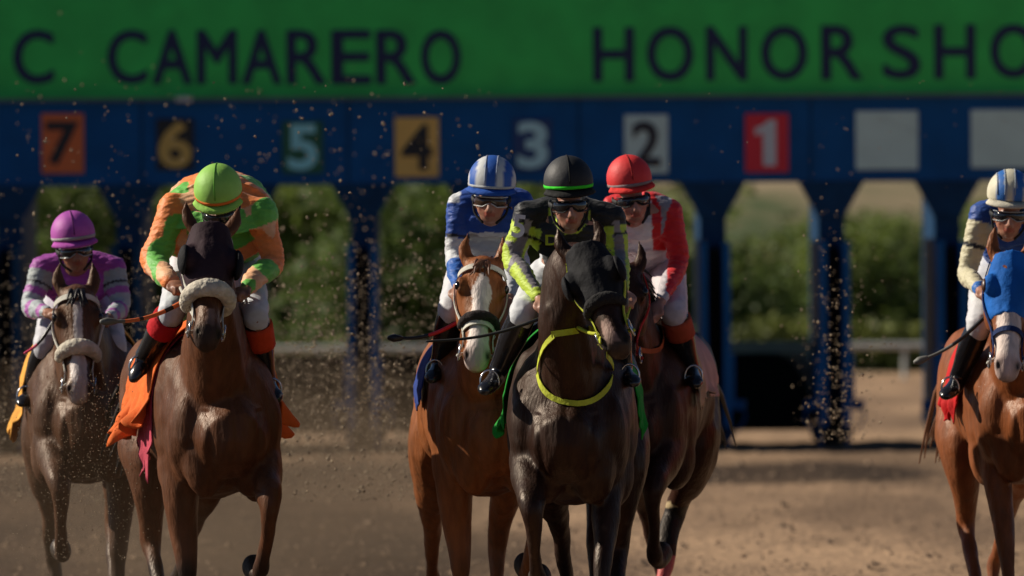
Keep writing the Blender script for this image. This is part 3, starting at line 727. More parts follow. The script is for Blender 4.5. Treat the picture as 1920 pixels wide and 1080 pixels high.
def mk_ground():
    # harrowed track near the camera, coarser and flat farther out
    xs = [-1500, -400, -100, -30] + [(-12 + i * .12) for i in range(201)] + [30, 100, 400, 1500]
    ys = [-300, 0, 20] + [30 + i * .16 for i in range(330)] + [90, 96, 104, 108, 113, 2500]
    X, Y = np.meshgrid(xs, ys); co = np.stack([X.ravel(), Y.ravel(), np.zeros(X.size)], 1)
    near = (np.abs(co[:, 0]) < 11.9) & (co[:, 1] > 31) & (co[:, 1] < 82)
    z = nz3(co, 5.0, 2) * .010 + nz3(co, 13.0, 5) * .010 + nz3(co, 1.2, 8) * .015 + np.random.rand(len(co)) * .014
    co[:, 2] = np.where(near, z - .02, -.01)
    nx = len(xs); fs = [(j * nx + i, j * nx + i + 1, (j + 1) * nx + i + 1, (j + 1) * nx + i) for j in range(len(ys) - 1) for i in range(nx - 1)]
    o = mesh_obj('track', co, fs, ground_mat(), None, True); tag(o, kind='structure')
mk_ground()
# ground beyond the track: a bank with scrub, rising to a hill
def mk_hill():
    m, n, l, b = _new('dry_hill')
    tc = n.new('ShaderNodeTexCoord'); nz = n.new('ShaderNodeTexNoise'); nz.inputs['Scale'].default_value = .35; nz.inputs['Detail'].default_value = 7
    l.new(tc.outputs['Object'], nz.inputs[0]); r = n.new('ShaderNodeValToRGB')
    r.color_ramp.elements[0].position = .36; r.color_ramp.elements[0].color = (.055, .085, .02, 1); r.color_ramp.elements[1].position = .58; r.color_ramp.elements[1].color = (.30, .23, .13, 1)
    l.new(nz.outputs[0], r.inputs[0]); l.new(r.outputs[0], b.inputs['Base Color']); b.inputs['Roughness'].default_value = .95
    xs = np.linspace(-160, 160, 161); ys = np.concatenate([np.linspace(113.2, 134, 22), np.linspace(136, 404, 90)])
    X, Y = np.meshgrid(xs, ys); X = X.ravel(); Y = Y.ravel(); co = np.stack([X, Y, X * 0], 1)
    k = np.clip((Y - 113.2) / 8, 0, 1); k2 = np.clip((Y - 124) / 190, 0, 1)
    z = k * .18 + k2 ** .9 * 26 + nz3(co, .35, 3) * .35 * k + nz3(co, .06, 5) * 3.0 * k2 - .02
    co[:, 2] = z; nx = len(xs)
    fs = [(j * nx + i, j * nx + i + 1, (j + 1) * nx + i + 1, (j + 1) * nx + i) for j in range(len(ys) - 1) for i in range(nx - 1)]
    tag(mesh_obj('hillside', co, fs, m, None, True), kind='structure')
mk_hill()

# ------------------------------------------------------------------ bushes beyond the track
M_LEAF = []
for k, c in enumerate(((.17, .23, .05), (.12, .18, .045), (.23, .27, .07), (.21, .23, .08))):
    m, n, l, b = _new('bush_leaves')
    g = n.new('ShaderNodeNewGeometry'); mr = n.new('ShaderNodeMix'); mr.data_type = 'RGBA'
    mr.inputs[6].default_value = (*[q * .7 for q in c], 1); mr.inputs[7].default_value = (*[q * 1.15 for q in c], 1)
    l.new(g.outputs['Random Per Island'], mr.inputs[0]); l.new(mr.outputs[2], b.inputs['Base Color']); b.inputs['Roughness'].default_value = .6
    tr = n.new('ShaderNodeBsdfTranslucent'); ms = n.new('ShaderNodeMixShader'); ms.inputs[0].default_value = .45; l.new(mr.outputs[2], tr.inputs[0])
    l.new(b.outputs[0], ms.inputs[1]); l.new(tr.outputs[0], ms.inputs[2]); l.new(ms.outputs[0], n['Material Output'].inputs['Surface']); M_LEAF.append(m)
M_BARK = plain('bark', (.07, .05, .035), .9, bump=.5)
def bush_proto(seed, m, w_=1.0, h_=1.0):
    rnd = random.Random(seed); vs = []; fs = []
    cl = [(rnd.gauss(0, .75) * w_, rnd.gauss(0, .5), rnd.uniform(.25, 2.35) * h_, rnd.uniform(.35, .75)) for _ in range(26)]
    for (cx, cy, cz, r) in cl:
        for _ in range(int(190 * r / .5)):
            v = V((rnd.gauss(0, 1), rnd.gauss(0, 1), rnd.gauss(0, 1))).normalized() * r * rnd.uniform(.55, 1.05)
            p = V((cx, cy, cz)) + V((v.x, v.y, v.z * .8)); 
            if p.z < .02: continue
            a = V((rnd.uniform(-1, 1), rnd.uniform(-1, 1), rnd.uniform(-.6, .9))).normalized(); bq = a.cross(V((rnd.uniform(-1, 1), rnd.uniform(-1, 1), rnd.uniform(-1, 1)))).normalized()
            ln = rnd.uniform(.05, .10); wd = ln * .45; b0 = len(vs)
            vs += [p - a * ln, p + bq * wd, p + a * ln, p - bq * wd]; fs.append((b0, b0 + 1, b0 + 2, b0 + 3))
    t = empty('bush', (0, 0, 0)); mesh_obj('crown', vs, fs, m, t)
    sb = Blob()
    for k in range(5):
        a = rnd.uniform(0, 6.28); sb.tube([V((0, 0, -.1)), V((.25 * math.cos(a), .2 * math.sin(a), .7 * h_)), V((.6 * math.cos(a) * w_, .4 * math.sin(a), 1.7 * h_))], [.05, .035, .015], n=6)
    sb.raw('trunk', M_BARK, t); return t
bp_ = [bush_proto(11, M_LEAF[0]), bush_proto(12, M_LEAF[1], 1.1, 1.05), bush_proto(13, M_LEAF[2], .9, .85), bush_proto(14, M_LEAF[3], 1.2, .75)]
blist = [  # px, distance, kind, size, label
    (85, 133, 1, 1.15, 'dark green bush seen behind the purple capped jockey'), (-30, 134, 0, 1.2, 'green bush at the far left edge, partly behind the first gate post'),
    (190, 137, 3, 1.2, 'olive bush between the purple and green capped jockeys'), (300, 134, 0, 1.15, 'green bush just left of the green capped jockey'),
    (420, 136, 1, 1.2, 'dark bush hidden behind the green capped jockey'), (535, 134, 0, 1.15, 'green bush in left half of the opening under the dark green plate'),
    (625, 136, 2, 1.3, 'yellow green bush in right half of the opening under the dark green plate'), (745, 133, 1, 1.2, 'dark green bush in left half of the opening under the gold plate'),
    (835, 135, 0, 1.25, 'light green bush in right half of the opening under the gold plate'), (950, 137, 2, 1.25, 'yellow green bush under the number 3 behind the riders'),
    (1050, 134, 3, 1.1, 'olive bush behind the black capped jockey'), (1160, 137, 0, 1.15, 'green bush behind the red capped jockey'),
    (1270, 134, 2, 1.08, 'yellow green bush right of the red capped jockey'), (1395, 133, 1, .98, 'dark green bush in left half of the opening under the red plate'),
    (1480, 136, 2, 1.1, 'yellow green bush in right half of the opening under the red plate'), (1600, 134, 0, 1.05, 'green bush under the left half of the first blank white plate'),
    (1660, 133, 1, .98, 'dark green bush under the middle of the first blank white plate'), (1730, 136, 2, 1.12, 'yellow green bush left of the last visible gate post'),
    (1830, 134, 3, 1.05, 'olive bush just left of the jockey at the right edge'), (1920, 135, 0, 1.15, 'green bush at the right edge behind the last jockey')]
first = set()
for i, (px, dd, k, sz, lab) in enumerate(blist):
    src = bp_[k]
    if k in first:
        o = src.copy(); COL.objects.link(o)
        for ch in src.children:
            c2 = ch.copy(); COL.objects.link(c2); c2.parent = o
    else: o = src; first.add(k)
    dd -= 16; p = P(px, HY, dd); o.location = (p.x, dd, .08 + .02 * (dd - 114)); sz *= (.73 if px > 1100 else .94); o.scale = (sz * 1.3, sz * 1.3, sz); o.rotation_euler = (0, 0, (i * 2.4) % 6.28)
    tag(o, lab, 'bush', 'bushes beyond the far rail')
# scrub that fills the bank between and behind the bushes
def scrub():
    rnd = random.Random(5); vs = []; fs = []
    for _ in range(52000):
        x = rnd.uniform(-13, 13); y = 115 + rnd.random() ** 1.3 * (36 if x < .8 else 9)
        h = (.5 + .9 * (.5 + .5 * math.sin(x * 1.3 + y * .4)) * (.6 + .4 * math.sin(x * .5 + y)))
        gz = .18 * min(1, (y - 113.2) / 8) + max(0, (y - 124) / 190) ** .9 * 26
        z = gz + rnd.random() * h
        a = V((rnd.uniform(-1, 1), rnd.uniform(-1, 1), rnd.uniform(-.2, 1.2))).normalized(); b_ = a.cross(V((rnd.uniform(-1, 1), rnd.uniform(-1, 1), rnd.uniform(-1, 1)))).normalized()
        ln = rnd.uniform(.06, .15); b0 = len(vs); p = V((x, y, z)); vs += [p - a * ln, p + b_ * ln * .4, p + a * ln, p - b_ * ln * .4]; fs.append((b0, b0 + 1, b0 + 2, b0 + 3))
    tag(mesh_obj('scrub', vs, fs, M_LEAF[2]), 'low scrub and tall grass covering the bank', 'scrub', kind='stuff')
scrub()

# ------------------------------------------------------------------ far rail
M_WHITE = plain('white_paint', (.62, .64, .60), .5, var=.12)
def far_rail():
    t = empty('track_rail', (0, 109.5, 0)); tag(t, 'white running rail on thin posts along the far side of the track', 'rail')
    zt = P(1690, 648, 109.5).z
    b = Blob(); b.tube([V((-14, 0, zt)), V((0, 0, zt)), V((14, 0, zt))], [(.045, .045)] * 3, up=(0, 0, 1), n=10); b.raw('rail', M_WHITE, t, True)
    for k in range(-5, 6):
        x = P(1694, HY, 109.5).x + k * 2.6; b = Blob(); b.tube([V((x, 0, -.1)), V((x, 0, zt * .7)), V((x, 0, zt))], [.03] * 3, n=8); b.raw('post', M_WHITE, t, True)
far_rail()

# ------------------------------------------------------------------ starting gate
M_BLUE = plain('gate_blue_paint', (.001, .085, .27), .55, spec=.2, var=.16, vs=2.5, bump=.1, bs=4, bd=.01)
M_BLUED = plain('gate_dark_blue_paint', (.001, .040, .11), .6, spec=.2, var=.2)
M_GREEN = plain('sign_green', (.035, .58, .10), .6, var=.15, vs=3, bump=.3, bs=3, bd=.03)
M_NAVY = plain('navy_lettering', (.006, .015, .07), .6, var=.05)
def text_part(name, s, cx, cz, w_, h_, y, m, parent, bold=.0, depth=.004, fat=0):
    cu = bpy.data.curves.new('t', 'FONT'); cu.body = s; cu.align_x = 'CENTER'; cu.extrude = depth; cu.offset = bold; cu.resolution_u = 6
    o = bpy.data.objects.new('t', cu); COL.objects.link(o); dg = bpy.context.evaluated_depsgraph_get(); dg.update()
    me = bpy.data.meshes.new_from_object(o.evaluated_get(dg)); bpy.data.objects.remove(o)
    a = np.empty(len(me.vertices) * 3, np.float32); me.vertices.foreach_get('co', a); a = a.reshape(-1, 3)
    mn, mx = a.min(0), a.max(0); sx = w_ / (mx[0] - mn[0]); sz = h_ / (mx[1] - mn[1])
    o2 = np.stack([(a[:, 0] - (mn[0] + mx[0]) / 2) * sx + cx, y - a[:, 2], (a[:, 1] - (mn[1] + mx[1]) / 2) * sz + cz], 1)
    me.vertices.foreach_set('co', o2.astype(np.float32).ravel()); me.update(); me.materials.clear(); me.materials.append(m); me.name = name
    if fat:
        vs = [tuple(v.co) for v in me.vertices]; fs = [tuple(p.vertices) for p in me.polygons]; VV = []; FF = []
        for i_, (dx, dz) in enumerate(((0, 0), (-1, 0), (1, 0), (0, -.8), (0, .8), (-.7, .6), (.7, .6), (-.7, -.6), (.7, -.6))):
            b_ = len(VV); VV += [(a_ + dx * fat, q - .0006 * i_, c_ + dz * fat) for a_, q, c_ in vs]; FF += [tuple(b_ + k for k in f) for f in fs]
        me = bpy.data.meshes.new(name); me.from_pydata(VV, [], FF); me.materials.append(m)
    return link(bpy.data.objects.new(name, me), parent)
GD = 75.5
def gate():
    t = empty('starting_gate', (0, GD, 0), 0); tag(t, 'blue starting gate with numbered stalls and green sign across the whole picture', 'starting gate')
    t.rotation_euler = (0, 0, 0)
    G = lambda px, py: (P(px, py, GD).x, P(px, py, GD).z)
    z0 = G(960, 342)[1]; z1 = G(960, 183)[1]; z2 = z1 + 1.55
    b = Blob(); b.box((0, .12, (z0 + z1) / 2), (5.6, .12, (z1 - z0) / 2)); b.box((0, 2.2, z0 + .05), (5.6, .08, .05)); b.raw('header_panel', M_BLUE, t)
    for xx in (-3.4, -1.5, .62, 2.75): 
        b = Blob(); b.box((xx, -.004, (z0 + z1) / 2), (.008, .006, (z1 - z0) / 2 - .01)); b.raw('panel_seam', M_BLUED, t)
    b = Blob(); b.box((0, .1, (z1 + z2) / 2 + .012), (5.6, .06, (z2 - z1) / 2)); sg = b.raw('sign_panel', M_GREEN, t)
    b = Blob(); b.box((0, .0, z1 + .0), (5.6, .07, .014)); b.raw('metal_strip', plain('dull_strip', (.10, .13, .14), .4, var=.2), t)
    b = Blob(); x, z = G(345, 186); b.box((x, -.05, z), (.075, .05, .022)); b.ell((x, -.10, z), (.06, .03, .026)); b.raw('lamp', M_WHITE, t, True)
    x0, _ = G(196, 100); x1, _ = G(872, 100); zl0 = G(530, 157)[1]; zl1 = zl0 + .50
    for px, ch, wd in [(198 + 84 * k + 40, c_, 70) for k, c_ in enumerate('CAMARERO')] + [(1150, 'H', 72), (1256, 'O', 82), (1362, 'N', 72), (1470, 'O', 82), (1578, 'R', 72), (1690, 'S', 66), (1790, 'H', 72), (1900, 'O', 82), (62, 'C', 72)]:
        q0 = G(px, 156 if px < 1000 else 151 - (px - 1150) * .008)[1]; text_part('sign_letter', ch, G(px, 100)[0], q0 + .24, wd / 204, .48, .036, M_NAVY, sg, 0, fat=.014)
    # stall columns
    cols = [-205, 18, 243, 463, 682, 898, 1118, 1337, 1559, 1777, 1997]
    for i, px in enumerate(cols):
        cx = G(px, 600)[0]; hw = .138
        b = Blob(); b.box((cx, 1.15, (z0 + .18) / 2), (hw * .86, 1.15, (z0 - .18) / 2 - .003)); cl = b.raw('stall_column', M_BLUED, t)
        b = Blob(); b.box((cx, -.012, 1.28), (.085, .012, .55)); b.raw('column_padding', M_RUBBER, cl)
        b = Blob(); zc = z0 - .30; zt_ = z0 - .004; wx = .29
        b.prism([(cx - hw, zc - .03), (cx + hw, zc - .03), (cx + hw, zc), (cx + hw + .165, zt_ - .0), (cx - hw - .165, zt_ - .0), (cx - hw, zc)], -.03, .12); b.raw('corner_bracket', M_BLUED, cl)
        for s in (-1, 1):    # opened front door leaves, folded back against the column
            b = Blob(); b.box((cx + s * .105, -.42, 1.02), (.032, .40, .82)); b.box((cx + s * .105, -.42, 1.86), (.036, .41, .02)); b.box((cx + s * .145, -.5, .62), (.028, .3, .24))
            b.raw('front_door', M_BLUE if i > 3 else M_BLUED, cl)
            b = Blob(); zk = G(px, 757)[1]; b.box((cx + s * .215, -.55, zk), (.055, .05, .045)); b.tube([V((cx + s * .25, -.55, zk)), V((cx + s * .27, -.55, zk - .12)), V((cx + s * .20, -.55, zk - .24))], [.012] * 3, n=6)
            b.tube([V((cx + s * .12, -.5, .3)), V((cx + s * .13, -.5, .1)), V((cx + s * .12, -.5, .02))], [.016] * 3, n=6); b.raw('door_latch', M_BLUE, cl)
        b = Blob(); b.box((cx, .2, .24), (.10, .22, .10)); b.tube([V((cx - .09, .2, .13)), V((cx + .09, .2, .13))], [.11, .11], up=(0, 1, 0), n=16); b.raw('wheel', M_RUBBER, cl)
    M_MAT = plain('padded_black_mat', (.008, .010, .010), .8)
    M_MATB = plain('dusty_dark_mat', (.016, .014, .012), .85, var=.4, vs=5)
    for i in range(len(cols) - 1):
        a, c = G(cols[i], 600)[0] + .12, G(cols[i + 1], 600)[0] - .12
        if cols[i] in (1559,): continue
        zt_ = P(1450, 662, GD + 2).z; zb = .10
        if cols[i] == 1777: continue
        b = Blob()
        cor = .30 if i in (7,) else .06
        b.prism([(a, zb), (c, zb), (c, zt_ - cor * 1.4), (c - cor * .28, zt_ - cor * .75), (c - cor * .62, zt_ - cor * .25), (c - cor * 1.05, zt_), (a, zt_)], 2.0, 2.1)
        b.raw('rear_door', M_MAT if i >= 6 else M_MATB, t)
        if i == 7:
            b = Blob(); b.prism([(c - .50, zt_ + .02), (c, zt_ + .02), (c, zt_ - .52), (c - .20, zt_ - .35)], 2.16, 2.18); pl = b.raw('steel_plate', plain('grey_steel', (.22, .22, .20), .5, var=.2), t)
            for q in range(4): b = Blob(); b.tube([V((c - .36 + q * .075, 2.14, zt_ - .06)), V((c - .36 + q * .075, 2.16, zt_ - .06))], [.017, .017], up=(0, 0, 1), n=10, sub=1); b.raw('plate_hole', M_RUBBER, pl)
            b = Blob(); b.box(((a + c) / 2, 2.0, zt_ + .055), ((c - a) / 2 + .02, .05, .055)); b.raw('cross_bar', M_WHITE, t)
            b = Blob(); b.ell((a + .22, 1.96, zt_ - .48), (.035, .03, .05)); b.raw('door_handle', M_METAL, t, True)
    # number plates
    plates = [(117, 269, 79, 112, (.70, .16, .035), '7', (.01, .012, .015), 62, 82), (328, 271, 70, 96, (.008, .010, .012), '6', (.62, .42, .10), 62, 88),
              (567, 276, 76, 98, (.008, .11, .05), '5', (.28, .72, .78), 56, 86), (781, 276, 82, 112, (.78, .50, .12), '4', (.01, .012, .015), 58, 86),
              (998, 272, 72, 98, (.007, .040, .16), '3', (.42, .72, .76), 58, 88), (1211, 270, 82, 110, (.55, .74, .70), '2', (.02, .02, .03), 54, 86),
              (1437, 268, 81, 110, (.72, .02, .04), '1', (.62, .66, .68), 44, 86), (1662, 263, 117, 110, (.58, .78, .72), None, None, 0, 0), (1878, 260, 117, 109, (.58, .78, .72), None, None, 0, 0)]
    for (px, py, w_, h_, c, tx, tcol, tw, th) in plates:
        x, z = G(px, py); b = Blob(); b.box((x, -.012, z), (w_ / 204 / 2, .010, h_ / 204 / 2)); p = b.raw('number_plate', plain('plate_paint', c, .5, var=.08, vs=3), t)
        md = p.modifiers.new('b', 'BEVEL'); md.width = .008; md.segments = 2
        if tx == '1':
            b = Blob(); u = 1 / 204; pl_ = [(-9, -43), (15, -43), (15, 43), (2, 43), (-10, 33), (-24, 27), (-24, 14), (-9, 19)]
            b.prism([(x + (q[0] + 2) * u, z + q[1] * u) for q in pl_], -.032, -.024); b.raw('numeral', plain('numeral_paint', tcol, .5, var=.05), p)
        elif tx: text_part('numeral', tx, x, z, tw / 204, th / 204, -.027, plain('numeral_paint', tcol, .5, var=.05), p, .03)
        else: 
            b = Blob(); b.box((x + .1, -.0235, z + .14), (.18, .001, .002), Matrix.Rotation(R(25), 3, 'Y')); b.raw('crease', plain('crease_grey', (.3, .35, .35), .6), p)
gate()

# ================================================================== HORSES AND RIDERS
def C(*c): return np.array(c, float)
BAY, CHEST, DARK = (.105, .040, .018), (.27, .085, .025), (.022, .012, .009)
ORANGE = fabric('orange_cloth', (.78, .15, .02)); YELLOW = fabric('golden_cloth', (.80, .38, .06)); GREENC = fabric('green_cloth', (.008, .28, .025)); BLUEC = fabric('blue_cloth', (.02, .05, .25))
REDC = fabric('red_cloth', (.60, .01, .012)); PALEC = fabric('pale_pink_cloth', (.50, .36, .32)); WHITEC = fabric('white_webbing', (.62, .60, .52)); CREAMC = fabric('cream_cloth', (.5, .36, .22))
LIME = fabric('lime_webbing', (.55, .60, .05)); MAROON = fabric('maroon_hood', (.035, .016, .022)); BLACKC = fabric('black_hood', (.008, .008, .010)); HOODB = fabric('royal_blue_hood', (.006, .13, .50)); NAVYC = fabric('navy_webbing', (.01, .03, .12))
ORW = fabric('orange_webbing', (.45, .09, .02)); REDW = fabric('red_cord', (.5, .02, .02)); TANW = fabric('tan_webbing', (.36, .26, .15))

# ---- far left: purple
hA = horse(dict(d=43.5, cx=158, yaw=5, poll=(143, 552), muz=(148, 742), pf=.70, mf=.98, coat=(.085, .038, .019), points=(.05, .03, .02), legs=('fold', 'down', 'back', 'fwd'), hs=.98,
    blaze=[(.14, .5, .022, .018, .0), (.5, .70, .018, .034, .0), (.70, 1.1, .040, .036, .0)], blazec=(.55, .50, .48), muzc=(.30, .22, .2), muzk=.35, forelock=True,
    label='brown horse with narrow white blaze and fleecy noseband under the purple capped jockey'))
bridle(hA, WHITEC, nose=False, width=.022, reins=((100, 585, .45), (200, 592, .45))); fleece_roll(hA, .60, .035)
saddle_cloth(hA, YELLOW, .04, -.45, .25, (.05, .0), .022, seed=3, waves=2)
# ---- orange
hB = horse(dict(d=40.9, cx=397, yaw=13, earx=.055, poll=(394, 440), muz=(388, 640), pf=.72, mf=1.05, coat=(.105, .038, .016), points=(.02, .012, .01), legs=('down', 'fold', 'fwd', 'back'),
    muzc=(.03, .022, .02), muzk=.8, forelock=False, blaze=[(.76, .9, .02, .022, .0)], blazec=(.22, .13, .1), sock=[],
    label='bay horse in a dark hood with a white fleece noseband and orange saddle cloth'))
bridle(hB, WHITEC, brow=False, nose=False, width=.022, reins=((338, 540, .45), (444, 550, .45)), cheeks=True)
fleece_roll(hB, .60, .037, a0=-25, a1=205, e=.026); hood(hB, MAROON, .50, cups=.056, cupmat=BLACKC)
saddle_cloth(hB, ORANGE, .05, -.55, .20, (.09, .04), .06, seed=4, waves=4.3, lift=.01)
saddle_cloth(hB, fabric('striped_under_cloth', (.50, .06, .10)), .04, -.22, .36, (.01, .0), .004, seed=8, e2=-.01, name='under_cloth', e=.008)
# ---- blue and white
hC = horse(dict(d=41.0, cx=915, yaw=6, poll=(905, 500), muz=(893, 680), pf=.72, mf=1.0, coat=(.24, .078, .024), points=(.22, .075, .024), legs=('down', 'fold', 'back', 'down'), hair=M_MANEC, hs=.98,
    blaze=[(.16, .34, .012, .048, .0), (.34, .66, .048, .030, .0), (.66, 1.1, .040, .06, .0)], blazec=(.66, .58, .54), muzc=(.5, .36, .32), muzk=.5,
    label='chestnut horse with a broad white blaze, carrying the blue and white striped jockey'))
bridle(hC, WHITEC, nose=WHITEC, width=.020, noses=.66, reins=((866, 556, .45), (960, 575, .45)))
fleece_roll(hC, .60, .021, plain('dark_sheepskin', (.02, .012, .012), .95, bump=.9, bs=55, bd=.012), a0=0, a1=180, e=.014); saddle_cloth(hC, BLUEC, -.04, -.45, .08, (.02, .0), .006, seed=5)
# ---- black cap
hD = horse(dict(d=39.7, cx=1072, yaw=-4, poll=(1098, 476), muz=(1160, 655), pf=.70, mf=.98, face=14, arch=(-.09, .07), coat=(.024, .0085, .0045), points=(.014, .009, .008), legs=('fold', 'reach', 'back', 'fwd'),
    blaze=[(.74, .96, .02, .03, .012)], blazec=(.34, .22, .18), muzc=(.05, .04, .035), muzk=.5, forelock=False,
    label='dark bay horse with black blinkers and lime yellow bridle, head turned aside'))
bridle(hD, LIME, brow=False, nose=False, width=.024, bit=.80, reins=((1030, 582, .42), (1180, 575, .45)), rein_m=LIME); M_BFL = plain('black_sheepskin', (.010, .009, .009), .95, bump=.9, bs=55, bd=.012)
fleece_roll(hD, .56, .027, M_BFL, a0=10, a1=170, e=.008); hood(hD, BLACKC, .52, cups=.048, cupmat=BLACKC, e=.010)
saddle_cloth(hD, GREENC, .02, -.42, .16, (.06, .0), .012, seed=6, e2=.004); 
def yoke(H, pxs, m, w_, nm='breast_collar'):
    pts = [on_body(H, x, y, .012) for x, y in pxs]; return ribbon(nm, pts, w_, m, H['root'], side=(-.1, 0, 1), thick=.004, sub=3)
yoke(hD, [(1040, 628), (1022, 650), (1012, 690), (1018, 722), (1040, 745), (1080, 755), (1115, 748), (1140, 722), (1146, 690), (1140, 662)], LIME, .024)
yoke(hD, [(1036, 626), (1070, 620), (1104, 618), (1130, 640)], LIME, .026, 'neck_strap')
# ---- red
hE = horse(dict(d=42.3, cx=1195, yaw=-9, poll=(1168, 512), muz=(1166, 684), pf=.70, mf=.95, coat=(.030, .0095, .005), points=(.03, .010, .006), legs=('reach', 'fold', 'back', [
      (-.86, .12, 1.22, .13, .22), (-.70, .17, 1.02, .12, .17), (-.72, .15, .86, .09, .115), (-.80, .08, .74, .058, .070), (-.84, .05, .66, .050, .06),
      (-.80, .03, .60, .050, .052), (-.74, .02, .50, .048, .050), (-.72, .02, .42, .036, .040), (-.68, .01, .37, .028, .031), (-.65, 0, .33, .038, .042), (-.62, 0, .29, .048, .052)]),
    wraps=((3, .70, .73, (.45, .35, .2)), (3, .53, .70, (.008, .008, .01)), (3, .36, .47, (.5, .10, .10))),
    label='dark bay horse with pale saddle cloth and red cords under the red capped jockey'))
bridle(hE, REDW, nose=False, brow=False, width=.02, reins=((1196, 580, .42), (1214, 590, .42)), rein_m=REDW)
saddle_cloth(hE, PALEC, .0, -.60, .06, (.0, .01), .006, seed=7); 
saddle_cloth(hE, CREAMC, .12, -.02, .10, (.0, .0), .003, seed=9, name='shoulder_pad', e=.028)
yoke(hE, [(1176, 648), (1205, 656), (1232, 654), (1240, 630), (1232, 600)], ORW, .022)
# ---- right edge
hF = horse(dict(d=42.6, cx=1915, yaw=6, poll=(1893, 490), muz=(1888, 700), pf=.72, mf=1.02, coat=(.22, .066, .021), points=(.20, .06, .02), legs=('reach', 'fold', 'fwd', 'back'), hair=M_MANEC,
    blaze=[(.30, .62, .05, .058, .0), (.62, 1.1, .06, .07, .0)], blazec=(.66, .55, .50), muzc=(.52, .34, .30), muzk=.6, forelock=False,
    label='chestnut horse with a white face and royal blue hood at the right edge'))
bridle(hF, NAVYC, brow=False, nose=NAVYC, width=.022, noses=.66, reins=((1850, 552, .45), (1940, 560, .45)), rein_m=WHITEC); hood(hF, HOODB, .52, e=.003)
for sg in (-1, 1):
    e = Blob(); e.ell(hF['hp'](.27, sg * .118, .036), (.014, .034, .024), (hF['hw'], hF['ht'], hF['hv']), 12, 8); e.raw('eye_opening', M_BROWNL, hF['root'], True)
saddle_cloth(hF, REDC, .0, -.38, .18, (.05, .0), .02, seed=10)

# ------------------------------------------------------------------ riders
def capsolid(c): return lambda a, u, x, y: np.tile(C(*c), (len(a), 1))
def capstripe(c1, c2, edges):
    def f(a, u, x, y):
        o = np.tile(C(*c1), (len(a), 1))
        for e0, e1 in edges: o[(a > e0) & (a < e1)] = c2
        return o
    return f
def near(co, p, q, r):     # vertices around the limb piece p-q
    p = np.array(p); q = np.array(q); d_ = q - p; t = np.clip(((co - p) @ d_) / (d_ @ d_), 0, 1); return np.linalg.norm(co - (p + t[:, None] * d_), axis=1) < r, ((co - p) @ d_) / (d_ @ d_)

GRN, ORG, PCH = (.14, .50, .07), (.90, .26, .06), (.85, .46, .24)
def silksB(x, y, co, arms):
    o = np.tile(C(*ORG), (len(x), 1))
    k = nz3(co + (.3, 0, .1), 11, 3); k2 = nz3(co, 8.5, 6)
    o[(k2 > .15)] = PCH; o[(k > .24)] = GRN
    o[inpoly(x, y, [(355, 395), (455, 395), (475, 450), (440, 470), (380, 470), (350, 440)])] = GRN
    return o
def silksA(x, y, co, arms):
    o = np.tile(C(.34, .05, .34), (len(x), 1))
    for i, (sh, el, wr, hn) in enumerate(arms):
        a, t1 = near(co, sh, el, .080); b, t2 = near(co, el, wr, .080); sg = -1 if i == 0 else 1
        a &= (co[:, 0] - sh[0]) * sg > -.045; b &= (co[:, 0] - sh[0]) * sg > -.10
        o[a & (t1 > .12)] = (.34, .38, .38); o[b] = (.40, .44, .46)
        o[a & (t1 > .55) & (t1 < .72)] = (.38, .09, .38); o[b & (t2 > .22) & (t2 < .38)] = (.38, .09, .38); o[b & (t2 > .72) & (t2 < .86)] = (.38, .09, .38)
        o[a & (t1 > .40) & (t1 < .46)] = (.02, .02, .03)
    return o
def silksC(x, y, co, arms):
    o = np.tile(C(.006, .062, .34), (len(x), 1))
    sh, el, wr, hn = arms[0]; a, t1 = near(co, sh, el, .10); b, t2 = near(co, el, wr, .09)
    for (sh, el, wr, hn) in arms:
        a, t1 = near(co, sh, el, .10); b, t2 = near(co, el, wr, .09)
        o[a & (t1 > .66) & (t1 < .95)] = (.62, .64, .66); o[b & (t2 < .30)] = (.62, .64, .66); o[b & (t2 >= .30)] = (.008, .11, .46); o[a & (t1 > .58) & (t1 < .64)] = (.015, .015, .02)
    o[(y > 436) & (y < 452) & (x > 880) & (x < 955)] = (.60, .64, .66); o[(y > 452) & (x > 868)] = (.45, .48, .52)
    o[(x < 862) & (y < 380)] = (.62, .64, .66)
    return o
LIM = (.50, .66, .05); GRY = (.20, .18, .20)
def silksD(x, y, co, arms):
    o = np.tile(C(.009, .010, .012), (len(x), 1))
    for i, (sh, el, wr, hn) in enumerate(arms):
        a, t1 = near(co, sh, el, .095); b, t2 = near(co, el, wr, .085)
        dv = co - np.array(sh); side = (dv[:, 0]) - ((co - np.array(sh)) @ (np.array(el) - np.array(sh)) / ((np.array(el) - np.array(sh)) @ (np.array(el) - np.array(sh)))) * (np.array(el) - np.array(sh))[0]
        sel = a & (t1 > .22); o[sel] = LIM; o[b] = LIM
        st = np.abs(side - .012) < .020; o[sel & st & (t1 > .45)] = GRY
        dv2 = co - np.array(el); e2 = np.array(wr) - np.array(el); s2 = dv2[:, 0] - t2 * e2[0]
        o[b & (np.abs(s2 - .004) < .020) & (t2 < .85)] = GRY
        o[a & (t1 > .40) & (t1 < .47) & (side > -.0)] = (.01, .01, .012); o[a & (t1 > .1) & (t1 < .4) & (side > .0) & (side < .03)] = (.3, .27, .27)
    o[inpoly(x, y, [(1028, 385), (1045, 415), (1068, 432), (1092, 420), (1106, 390), (1106, 412), (1084, 438), (1060, 440), (1030, 412)])] = LIM
    return o
